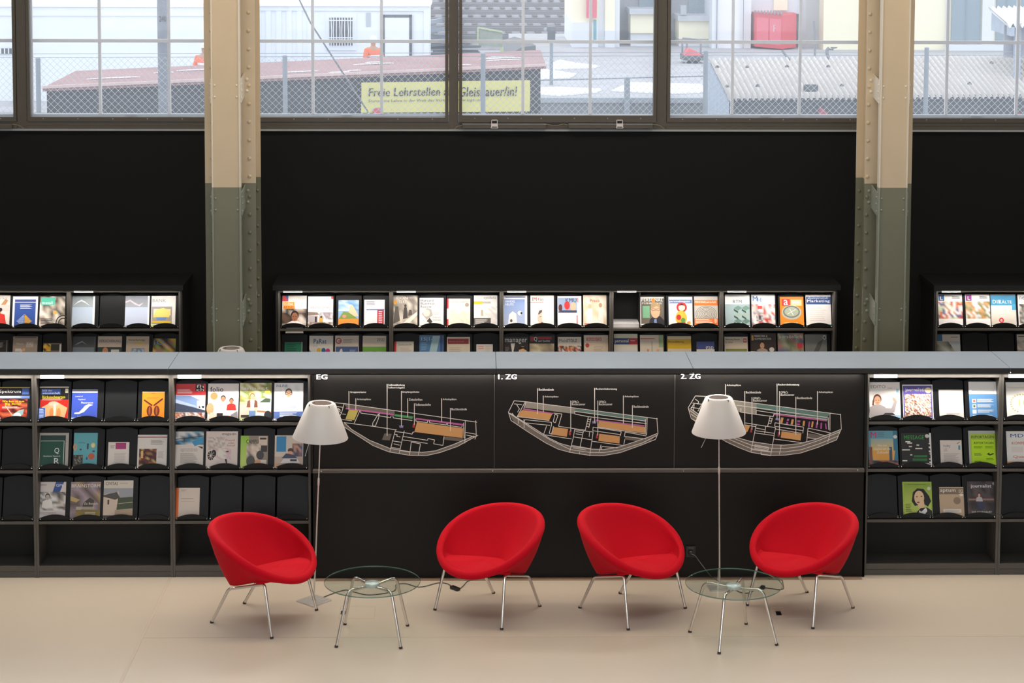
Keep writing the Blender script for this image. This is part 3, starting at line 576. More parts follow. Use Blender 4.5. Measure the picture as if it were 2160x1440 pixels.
# ================================================================== magazines
def BK(*l): return list(l)
def line3(x0, y0, x1, y1, n=6, c='8d8a86'): return ('l', x0, y0, x1, y1, n, c)
COLS = dict(city=['d8d4cf', '8d98a8', 'c9cfd8', '5b6472', 'e9e4dd', 'b3a79b'], crowd=['e8d9cc', '7a4a3a', '2c2a2e', 'c98f6c', 'd8d8e0', 'b0453a'], warm=['e2a070', 'f3e0cc', 'c65a36', 'fff3e0', '8c4a2a'], mono=['dedad4', '8b8782', '4a4744', 'c4bfb8', '6c6864'], green=['5f7a3c', '9fae6a', '35482a', 'd0c9a0', '7c8c50'], faces=['f0d8c4', 'c89070', '6a4030', 'fff0e4', 'a06848', 'e8e0e8'], dark=['2a2420', '4a3a34', '171310', '6a5448'])
F_ = [  # x0, x1, ytop, row, cover colour, ops, label, category
(-4, 63.4, 816, 0, '14100f', [('r', 0, 0, 1, .03, 'c8b060'), ('t', .05, .08, .72, .2, 'Spektrum', 'ffffff', 1), ('r', .76, .04, .97, .22, '4a6ab8'), ('r', 0, .26, 1, .34, '6b86c4'), line3(.06, .275, .9, .33, 2, 'd8e0f0'), ('n', .04, .36, .94, 1, ['7a1010', 'c02818', '2a0606', 'e06a40', '500808'], 6, 7, 3), ('t', .15, .39, .84, .45, 'Wie kam es zum', 'f4d818', 1), ('t', .25, .47, .74, .54, 'Big Bang?', 'f4d818', 1), line3(.15, .58, .84, .64, 2, 'f0d0c8'), ('w', .25, .55, .5, .85, .03, 'f0b090'), ('p', [(.35, 1), (.48, .82), (.7, .68), (.84, .66), (.82, .8), (.62, .98)], '9fc0c0'), ('e', .64, .84, .12, .08, 'dff0ea'), ('r', 0, .9, .12, 1, 'f4efe6')], 'science magazine with a black header and yellow words over a red explosion', 'magazine'),
(84, 145.6, 815.3, 0, '18120f', [('r', 0, 0, 1, .03, 'efe8d8'), ('r', .07, .07, .72, .23, '3f68c0'), ('t', .1, .085, .44, .14, 'bild der', 'ffffff', 1), ('t', .1, .155, .7, .215, 'wissenschaft', 'ffffff', 1), ('r', .88, .06, .98, .18, 'f0ecd8'), ('t', .1, .26, .88, .34, 'Rückenschmerzen', 'f8e020', 1), ('r', .04, .38, 1, 1, 'b81c10'), line3(.1, .35, .9, .41, 2, 'f4b0a0'), ('p', [(.2, 1), (.1, .6), (.32, .5), (.4, .45), (.62, .45), (.72, .5), (.97, .62), (.86, 1)], 'e6a878'), ('e', .5, .5, .18, .07, 'c8b49c'), ('r', .5, .5, .58, 1, 'f4dcc0'), ('e', .44, .76, .07, .14, 'f08848'), ('e', .68, .76, .07, .14, 'f08848'), ('r', 0, .62, .22, .98, '3f68c0'), line3(.02, .66, .2, .92, 6, 'c8d8f4')], 'science magazine showing a bare back against red under a blue title box', 'magazine'),
(152.5, 206.4, 821.6, 0, '3a52b4', [('r', 0, .0, 1, .02, 'e8ecf8'), ('r', 0, .05, 1, .10, 'f0f2fa'), ('t', .12, .19, .42, .245, 'Journal of', 'f4f4fa'), ('t', .24, .29, .52, .345, 'Applied', 'f4f4fa'), ('t', .37, .39, .84, .445, 'Measurement', 'f4f4fa', 1), ('p', [(.12, .74), (.3, .72), (.42, .62), (.52, .52), (.66, .46), (.82, .48), (.82, .50), (.7, .53), (.6, .62), (.48, .72), (.3, .78), (.12, .78)], 'eef0f8'), ('t', .24, .84, .72, .87, 'Constructing Variables', 'dfe4f6'), ('r', 0, .9, 1, .94, 'cfd6ee')], 'blue journal with a white S-shaped curve on its cover', 'journal'),
(300.6, 347.7, 826, 0, 'ee8a1c', [('r', 0, 0, 1, .02, 'f8e0c0'), ('r', .4, .06, .6, .075, '8a4010'), ('l', .2, .19, .8, .26, 2, 'c07018'), ('w', .08, .28, .46, .48, .07, '5a1c10'), ('w', .92, .24, .52, .48, .07, '5a1c10'), ('e', .34, .66, .13, .18, '6a2412'), ('e', .66, .66, .13, .18, '6a2412'), ('e', .34, .66, .04, .14, 'a85a20'), ('e', .66, .66, .04, .14, 'a85a20'), ('r', .02, .92, .2, .98, 'f4ead8')], 'small orange book with a brown butterfly shape on the cover', 'book'),
(371.5, 434, 809, 0, 'e9ecf2', [('r', 0, 0, 1, .31, 'd8323a'), line3(.05, .15, .62, .28, 5, 'f4c8c4'), ('r', .66, .02, .92, .2, '181214'), ('t', .69, .03, .94, .11, 'fh', 'ffffff', 1), ('t', .69, .12, .94, .2, 'ch', 'ffffff', 1), ('p', [(0, .32), (.5, .33), (1, .52), (1, .8), (0, .62)], '7f9ac8'), ('p', [(0, .42), (.7, .6), (.7, .64), (0, .52)], 'aebfdc'), ('r', .72, .46, 1, .72, 'e2e6ec'), ('n', .74, .6, .98, .66, ['2a3040', 'e0e4ea'], 8, 1, 4), ('p', [(0, .52), (.7, .66), (1, .72), (1, .78), (0, .76)], '39445a'), ('n', 0, .78, 1, 1, COLS['crowd']+['e6ecf4'], 16, 5, 8)], 'magazine with a red header above a photo of a blue-grey building', 'magazine'),
(439.4, 504, 808.6, 0, 'efebe8', [('t', .07, .09, .5, .22, 'folio', '2a2422', 1), ('p', [(0, 1), (0, .5), (.25, .35), (.4, .5), (.35, .8), (.9, .95), (.9, 1)], 'f0e4dc'), ('h', .5, .33, .16, 'c98a66', '2a1a12', 'f0eef0'), ('h', .77, .4, .14, 'b87a5a', '2a1a12', 'd03028'), ('e', .2, .34, .12, .1, 'd8925a'), ('e', .08, .68, .12, .16, 'e0a478'), ('p', [(.1, .78), (.5, .85), (.9, .86), (.95, 1), (.0, 1)], 'f0cdb4'), ('p', [(.75, .85), (.97, .74), (1, 1), (.85, 1)], '8a8488'), ('r', .3, .8, .5, .92, '2a2226')], 'magazine with a laughing group of people below a black title on white', 'magazine'),
(506.6, 573, 807.5, 0, 'c9cf9c', [('n', 0, 0, 1, .5, ['7f9a4a', 'e8e4b0', 'b8c070', 'f4f0d8', '9a8a4a'], 7, 6, 12), ('t', .08, .1, .9, .2, 'impact', 'ffffff', 1), ('e', .88, .24, .09, .06, 'e8d860'), ('p', [(0, .6), (.3, .55), (.35, .8), (0, .9)], 'd8c0b4'), ('p', [(.6, .42), (1, .38), (1, .95), (.5, .9)], 'f2ece8'), ('p', [(.62, .52), (.82, .4), (.98, .42), (.96, .52)], '4a5a44'), ('w', .55, .75, 1, .78, .05, 'e07840'), ('e', .9, .86, .12, .12, '2a2a30'), ('h', .4, .28, .16, 'e0b090', '8a6a44', '7a4c3a'), ('p', [(.33, .44), (.47, .44), (.45, .74), (.35, .74)], 'f4f2f0'), ('p', [(.3, .74), (.5, .74), (.5, 1), (.3, 1)], '6a88b8'), ('r', .05, .85, .3, .92, '3a2c28'), ('r', .3, .93, .9, .98, 'd8d880')], 'magazine showing a man in a brown jacket beside a white car', 'magazine'),
(579, 640, 807.5, 0, 'eceef0', [('n', 0, .05, 1, .7, ['f4f6f6', 'e2e8e8', 'fbfbf8', 'd8e0de'], 8, 2, 5), ('t', .06, .04, .46, .11, 'INLINE', '5b82b8', 1), ('h', .5, .16, .22, 'dca888', '4a4440', 'c4c8dc'), ('o', .43, .28, .07, .035, .012, '3a2a28'), ('o', .57, .28, .07, .035, .012, '3a2a28'), ('r', 0, .76, 1, .95, '5a74b4'), line3(.2, .79, .85, .92, 4, 'f0f4fa')], 'magazine with a bearded man in glasses and a pale shirt on white', 'magazine'),
(82, 145.6, 912.7, 1, 'a7a19a', [('r', .06, .07, .9, 1, '12342e'), ('r', .08, .22, .84, .235, 'b8c8be'), ('r', .84, .22, .86, 1, 'b8c8be'), ('r', .08, .24, .83, 1, '0b4638'), ('t', .54, .42, .7, .6, 'Q', 'f0efe4'), ('t', .18, .63, .74, .68, 'Qualitative Research', 'c8d4c4'), ('t', .54, .71, .72, .88, 'R', 'f0efe4', 1), ('r', .12, .92, .24, .98, 'f0ece0')], 'dark green journal with large white letters Q and R', 'journal'),
(156.7, 206.4, 912.7, 1, '5aa3ae', [('r', 0, .62, .4, 1, '35302c'), ('n', .02, .64, .38, .98, ['35302c', '5a5650', '2a2622', '8a867c'], 6, 8, 6), ('o', .06, .4, .08, .1, .05, 'c8906a'), ('e', .82, .35, .09, .07, 'e8c878'), ('e', .82, .35, .03, .03, 'f4f0e0'), ('e', .76, .66, .14, .09, 'b85a3a'), ('r', .56, .3, .63, .46, '30404a'), ('r', .26, .45, .34, .49, '30404a'), ('r', .54, .68, .6, .76, '30507a'), ('r', .8, .5, .9, .54, '284868'), ('w', .2, .28, .48, .28, .02, '3a6a74'), ('r', 0, .95, .14, 1, 'e8e4da')], 'turquoise magazine with scattered orange flowers and dark shapes', 'magazine'),
(228.7, 273, 932, 1, 'd6cdc6', [('r', .35, .03, .85, .27, 'a0336e'), line3(.1, .13, .34, .25, 3, '9a948e'), line3(.3, .42, .9, .8, 9, 'bdb4ad'), ('r', .5, .9, 1, 1, 'e8e0d8')], 'small white leaflet with a magenta rectangle on its cover', 'leaflet'),
(291, 353, 916.7, 1, 'd8cfca', [('r', 0, .06, 1, .085, '8a3034'), ('l', .45, .16, .93, .31, 4, '8f8782'), ('n', .06, .42, .65, .92, ['3a1614', '7a2420', '1c0e0c', '9c6a40', 'c8a860', '5a1c20'], 6, 7, 14), ('r', .12, .48, .2, .7, 'd8b070'), line3(.7, .5, .92, .72, 6, 'b0a8a2'), ('r', .9, .94, 1, 1, '4aa0a4')], 'white journal with a thin red stripe and a dark photo of stacked books', 'journal'),
(368, 430, 909.8, 1, 'cfc9c1', [('n', 0, 0, 1, .36, ['2c5670', '7fb0c4', 'd6d2ca', '3f86ac', 'e0ddd6', '284454'], 6, 4, 9), ('w', 0, .22, 1, .12, .02, '1e3440'), ('p', [(.6, .28), (1, .15), (1, .32), (.7, .4)], '3a8cba'), ('p', [(.8, .4), (.98, .42), (.97, .48)], '2a3440'), ('t', .23, .46, .8, .5, 'Journal of the European', '6a625c'), ('t', .23, .51, .8, .55, 'Higher Education Area', '6a625c'), line3(.22, .59, .84, .88, 12, 'a09890')], 'pale magazine with a blue and white mountain drawing across the top', 'magazine'),
(435.5, 502, 909.5, 1, 'cdc3bc', [('t', .5, .04, .94, .12, 'magazin', '3a302e', 1), ('t', .62, .21, .9, .27, 'Freund', 'a05a48'), ('t', .7, .29, .9, .34, 'oder', 'a05a48'), ('t', .66, .36, .92, .41, 'Feind?', 'a05a48'), ('n', .06, .16, .6, .5, ['cdc3bc', 'b8aca4', 'd8d0c8', 'a89c96'], 8, 6, 21), ('n', .25, .45, .8, .78, ['cdc3bc', 'c8a8b0', 'd8d0c8', 'c4b0b4'], 6, 6, 22), ('e', .16, .66, .11, .13, '1c1818'), ('e', .25, .6, .08, .1, '1c1818')]+[('w', .16, .66, .16+.12*math.cos(a*.7), .66+.14*math.sin(a*.7), .012, 'cdc3bc') for a in range(9)]+[('e', .68, .55, .05, .02, '3a3432'), ('p', [(.6, .76), (.66, .74), (.68, .85), (.62, .93), (.6, .92), (.64, .85)], '1c1818')], 'pale magazine with a black fan-shaped blot and brown scribbles', 'magazine'),
(508, 565.7, 918.7, 1, '8b7f70', [('g', 0, 0, .3, 1, '8ab83a', 'b8d070'), ('t', .2, .12, .72, .24, 'CAMPUS', '2f2a26', 1), ('r', .66, .02, .97, .3, 'c8bcae'), ('r', .66, .3, .97, .5, '2f2824'), ('r', .7, .06, .94, .12, '2f2824'), ('n', .22, .25, .75, .85, ['a89c90', 'c8b8a8', '4a4644', '7a7068', 'd8c8b8'], 5, 6, 31), ('e', .72, .6, .14, .14, '3a3a38'), ('e', .38, .8, .16, .18, '4a4a48'), ('e', .64, .85, .12, .12, 'd09c78'), ('r', .75, .75, .95, .9, 'd8ccc0')], 'magazine with a bright green left edge and a person reading a book', 'magazine'),
(580, 640, 918, 1, 'b5a596', [('r', 0, 0, 1, .65, 'c6bdb2'), ('r', .06, .03, .4, .5, '2b80b4'), ('n', .62, .25, .98, .65, ['5a6a8c', '8a5a48', '3c4660', 'c09078'], 4, 4, 33), ('e', .56, .46, .1, .07, '3a2a24'), ('e', .55, .54, .09, .06, 'd0987c'), ('p', [(.25, .7), (.4, .55), (.68, .6), (.8, .7)], '34405a'), ('p', [(.2, .85), (.32, .72), (.8, .72), (.9, .85)], 'd6dae2'), ('r', .55, .73, .78, .79, '2c3038'), ('r', 0, .86, 1, 1, 'b89c80')], 'magazine with a photo of a man bent over a table beside a blue cloth', 'magazine'),
(76.4, 139.8, 1016, 2, 'cbc2c0', [('p', [(.66, 0), (.93, 0), (.8, .27), (.56, .27)], '2a4c8e'), ('t', .66, .06, .88, .13, 'GPI', 'f0f0f4', 1), ('t', .13, .06, .35, .1, 'GOOD PRACTICE', '3a3434'), ('p', [(.04, .12), (.1, .12), (.07, .06)], '2a2626'), ('n', .02, .27, 1, .76, COLS['mono'], 9, 7, 41), ('h', .4, .32, .16, 'b0a8a0', '3a3634', 'd8d2cc'), line3(.1, .8, .8, .88, 3, 'a29a98')], 'magazine with a blue slanted corner and a grey photo of a shopkeeper', 'magazine'),
(150, 213, 1016, 2, '837663', [('n', 0, 0, 1, 1, ['8a7c84', '6a5c50', 'a8906a', '9c8c98', '5a4c44'], 4, 5, 43), ('p', [(.3, .9), (.45, .55), (.65, .42), (.8, .5), (.7, .9)], '3f3a34'), ('p', [(0, .38), (.32, .48), (.2, .55), (0, .5)], 'b09a68'), ('g', .2, .75, 1, 1, '7a6a3c', '9a842c'), ('t', .03, .06, .98, .15, 'BRAINSTORM', 'd8d0c8', 1), ('t', .46, .55, .92, .61, 'Zu Besuch', 'd0c8b8'), line3(.2, .67, .92, .75, 3, 'd0c4b0'), line3(.5, .82, .92, .9, 2, 'd8ccb4')], 'magazine with a mauve and yellow cover and a dark curved shape', 'magazine'),
(219.6, 281.6, 1013, 2, 'cbc4b8', [('t', .06, .04, .48, .12, 'CIVITAS', '4a443c', 1), line3(.55, .06, .9, .1, 2, 'a8a298'), ('r', 0, .2, 1, .5, '93969e'), ('p', [(0, .38), (.1, .34), (.42, .36), (.5, .26), (.55, .45), (.4, .95), (0, .95)], 'c3b2a2'), ('p', [(0, .38), (.45, .3), (.56, .44), (.4, .5), (0, .42)], '4a4640'), ('p', [(.5, .45), (1, .42), (1, .75), (.45, .78)], '3c4830'), ('w', .52, .6, 1, .56, .02, 'b0a890'), ('p', [(.4, .76), (1, .72), (1, .92), (.4, .92)], 'a8947e'), ('r', .14, .5, .2, .62, '4a3c34'), ('r', 0, .9, 1, 1, '343228')], 'magazine with a photo of a white chapel on a green hillside', 'magazine'),
(371, 421.7, 1028.6, 2, 'cfc4b8', [('r', 0, 0, .13, 1, 'd5641c'), line3(.22, .06, .48, .12, 2, 'a89e94'), ('r', .22, .34, .75, .355, '8f867e'), ('r', .22, .43, .78, .44, 'a89e94')], 'small cream journal with an orange spine stripe', 'journal'),
(1832.5, 1897.5, 805.8, 0, 'f0ece9', [('t', .06, .08, .54, .16, 'EDITO', '7a7470'), ('w', .6, .16, .75, .16, .01, '8a8480'), ('r', .88, .18, .96, .28, '9cc8d8'), ('h', .26, .34, .26, 'd8a080', '6a4030', 'a8a0a0'), ('p', [(.1, .5), (.16, .4), (.14, .62), (.08, .62)], '6a4030'), ('p', [(.4, .68), (.7, .7), (.8, .5), (.9, .5), (.8, .8), (.5, .88)], 'a8a0a0'), ('p', [(.74, .4), (.84, .44), (.88, .5), (.78, .52)], 'd8a080'), ('p', [(.36, .9), (.5, .82), (.75, .82), (.85, .9)], '3a363c'), ('r', .6, .88, 1, 1, '9cc4dc')], 'magazine with a long-haired bearded man raising one hand on white', 'magazine'),
(1903, 1966.7, 811, 0, 'f2eef2', [('r', .02, .03, .97, 1, '5a4e9c'), ('t', .1, .09, .8, .22, 'journalistin', 'ffffff', 1), ('e', .85, .16, .11, .08, 'f4d8b0'), ('n', .06, .27, .93, .9, COLS['faces'], 26, 22, 51), ('r', 0, .92, .45, 1, 'ee8a2c'), ('r', .5, .93, .93, .97, 'e8e4f0')], 'violet magazine whose cover is filled with many small faces', 'magazine'),
(1979.7, 2030.8, 821.7, 0, 'ece6e2', [('t', .12, .16, .86, .21, 'Publizistik', 'c0b8b2'), ('g', 0, .3, 1, 1, 'ece6e2', 'dcd4ce'), line3(.28, .78, .92, .86, 2, 'b0a8a2')], 'plain small white journal in the second column right of the boards', 'journal'),
(2042.5, 2105, 804.7, 0, 'f6f5f5', [('r', 0, .33, 1, 1, '5b8fc4'), ('t', .1, .22, .84, .26, 'Wissenschaftsjournal', '9a9aa0')]+[('r', .1, .46+.14*i, .23, .56+.14*i, 'f0f4f8') for i in range(4)]+[line3(.27, .46+.14*i, .85, .55+.14*i, 3, 'dfeaf4') for i in range(4)]+[('r', .13, .48, .2, .54, 'd06a50'), ('r', .13, .62, .2, .68, '5a6a50')], 'magazine white above and mid blue below with four small picture squares', 'magazine'),
(2121, 2185, 805.8, 0, 'f1efeb', [('r', 0, 0, 1, .04, 'ffffff'), ('t', .06, .12, .6, .16, 'Medienwissenschaft', 'c8c4be'), ('t', .4, .46, .72, .64, '10', 'd6c274')]+[('e', .5+.36*math.cos(a), .57+.24*math.sin(a), .03, .02, 'd0c07c') for a in [2.0+.26*k for k in range(15)]], 'white magazine with a gold laurel wreath, at the right edge', 'magazine'),
(1831, 1892.5, 908, 1, '5b93a6', [('g', .08, .22, .85, .55, '8aa4a4', 'e8b060'), ('r', .85, 0, 1, 1, '31708c'), ('t', .08, .04, .28, .2, 'M', 'c02c68', 1), ('l', .32, .05, .6, .2, 3, '56788a'), ('p', [(.1, .55), (.9, .55), (.85, .85), (.15, .85)], 'e89a44'), ('n', 0, .82, 1, .96, ['1e3c5c', '284868', 'b06438', '12283c'], 8, 3, 61), ('r', .02, .45, .12, .9, '7a4a3c'), ('r', .7, .45, .8, .85, '3a5064'), ('t', .3, .38, .62, .43, 'Was nun', 'f4ecd8', 1), ('t', .18, .47, .74, .53, 'machen wir die', 'f4ecd8', 1), ('t', .27, .56, .7, .63, 'Zukunft?', 'f4ecd8', 1), ('r', 0, .96, 1, 1, 'd8d8d4'), ('e', .92, .17, .07, .05, 'c8c8c4')], 'teal magazine with a red letter M over an orange city sunset', 'magazine'),
(1900, 1964, 913, 1, '1d1a18', [('r', .93, .0, .99, 1, 'dcdad4'), ('n', .9, .3, .95, .95, ['1d1a18', 'dcdad4'], 1, 22, 5), ('t', .1, .07, .76, .19, 'MESSAGE', '2c8a3c', 1), ('e', .86, .09, .07, .055, 'c4c4c0')]+[('r', a, b, a+c, b+.035, 'cfcdc6') for a, b, c in ((.14, .24, .16), (.2, .28, .16), (.5, .34, .09), (.25, .38, .1), (.46, .44, .23), (.02, .48, .26), (.28, .63, .07), (.02, .8, .16), (.51, .89, .38))]+[('r', .4, .65, .84, .72, '1f5a2c'), ('r', .35, .75, .84, .83, '1f5a2c'), ('t', .42, .66, .82, .71, 'SCHMALSPUR', '2c8a3c'), ('t', .37, .76, .82, .81, 'DIE WIRKUNGEN', '2c8a3c'), ('r', .02, .93, .13, 1, 'cfcdc6')], 'black magazine with a green title and white censored bars', 'magazine'),
(1982.5, 2028, 928, 1, 'cbc3bd', [('t', .16, .18, .46, .29, 'NRJ', '6a6662'), ('r', .84, .2, .93, .36, '3f8ca4'), ('l', .16, .32, .36, .44, 3, 'a8a09a'), ('w', .78, .14, .92, .06, .04, '8a8682'), line3(.15, .5, .92, .88, 8, 'aaa39d')], 'small grey-white journal with rows of thin lines, right of the black magazine', 'journal'),
(2042, 2104, 908, 1, 'a9acab', [('r', .06, .08, .92, 1, '9ab83c'), ('t', .1, .14, .87, .21, 'REPORTAGEN', '20241c', 1), ('r', .1, .25, .88, 1, 'aadc10'), ('t', .18, .31, .84, .37, 'REPORTAGEN', '20241c', 1), line3(.17, .44, .48, .5, 2, '4a6a10'), line3(.55, .44, .86, .5, 2, '4a6a10'), line3(.17, .63, .48, .7, 2, '4a6a10'), ('p', [(.6, .65), (.68, .61), (.7, .66), (.82, .62), (.84, .65), (.7, .69)], '1c2410'), line3(.17, .84, .48, .88, 1, '4a6a10'), line3(.57, .76, .86, .84, 2, '6a9020'), ('e', .22, .97, .06, .04, 'f0f0e8')], 'lime green magazine with its title printed twice in dark letters', 'magazine'),
(2121.7, 2185, 909, 1, 'd9d4d0', [('t', .14, .05, .8, .18, 'MDÜ', '35609c', 1), ('t', .18, .3, .95, .38, 'KOMPETENZ', 'b8503c', 1), ('r', .15, .44, .55, .6, 'cdc7c4'), ('r', .6, .44, .95, .6, 'c7c3c4'), ('t', .2, .68, .9, .77, 'Qualität', 'c0604c'), ('r', 0, .86, 1, 1, 'ee8c38')], 'white magazine with blue capitals and an orange foot band, at the right edge', 'magazine'),
(1903, 1964.6, 1015.7, 2, '8fae3c', [('g', .05, .05, .95, .95, '7c9a30', 'b8c860'), ('t', .18, .06, .8, .1, 'Wirtschaftsjournalist', '3a4420'), ('p', [(.3, .55), (.35, .3), (.5, .19), (.72, .2), (.9, .4), (.96, .55), (.85, .7), (.7, .62), (.4, .68), (.34, .6)], '12100e'), ('e', .56, .45, .17, .2, 'e0b490'), ('p', [(.5, .6), (.72, .55), (.74, .8), (.6, .98)], 'e0b490'), ('p', [(.45, 1), (.46, .85), (.6, .74), (.82, .72), (.98, .82), (1, 1)], '141618'), ('p', [(.55, .98), (.54, .8), (.62, .84), (.78, .72), (.82, .82), (.66, 1)], 'e8ecee'), ('e', .52, .58, .05, .018, '7a2420'), ('e', .48, .42, .03, .012, '2a1a14'), ('e', .64, .41, .03, .012, '2a1a14'), line3(.08, .62, .3, .86, 5, '6a8428'), ('e', .9, .19, .06, .05, 'c0c4b8')], 'green magazine with a drawn dark-haired woman in a black suit', 'magazine'),
(1980.5, 2032, 1027, 2, 'b39d84', [('r', 0, 0, 1, .03, 'c8b49c'), ('r', 0, .03, 1, .24, '7c6a58'), ('t', .04, .06, .68, .2, 'aptum', 'e8dccc', 1), ('t', .8, .08, .98, .19, '02', 'd8ccb8'), ('e', .72, .45, .15, .12, '84725f'), ('e', .9, .26, .08, .05, 'd8cbb8'), ('r', .14, .73, .88, .85, 'd8ccc2'), ('w', .2, .79, .8, .79, .02, '9a94a0')], 'small beige journal with a brown header band and a round emblem', 'journal'),
(2039, 2105, 1015, 2, '3a3234', [('n', 0, 0, .95, 1, ['3a3234', '4c4244', '2a2426', '584a48', '443c44'], 7, 8, 71), ('r', .95, 0, 1, 1, 'b8b4b0'), ('t', .12, .08, .78, .2, 'journalist', 'e0dcdc', 1), ('r', .04, .48, .85, .53, '8a6a58'), ('h', .38, .33, .1, 'c89878', '2a2020', 'a8a4a8'), ('p', [(.28, .6), (.48, .58), (.55, .75), (.42, .78), (.3, .66)], '2c3654'), ('t', .12, .83, .76, .9, 'DER JOURNALIST', 'e8e4e4', 1), line3(.14, .92, .7, .95, 1, 'c0bcbc'), ('e', .88, .06, .06, .045, 'b4b4b0')], 'dark magazine with a man seated on a park bench', 'magazine'),
]
def sci(c1, c2, cols, sd): return [('r', .02, .01, .26, .2, c1), ('t', .1, .06, .2, .17, 'L', 'f0f0f4', 1), ('l', .58, .06, .95, .14, 2, '5a5a60'), ('n', 0, .22, 1, .75, cols, 9, 6, sd)]
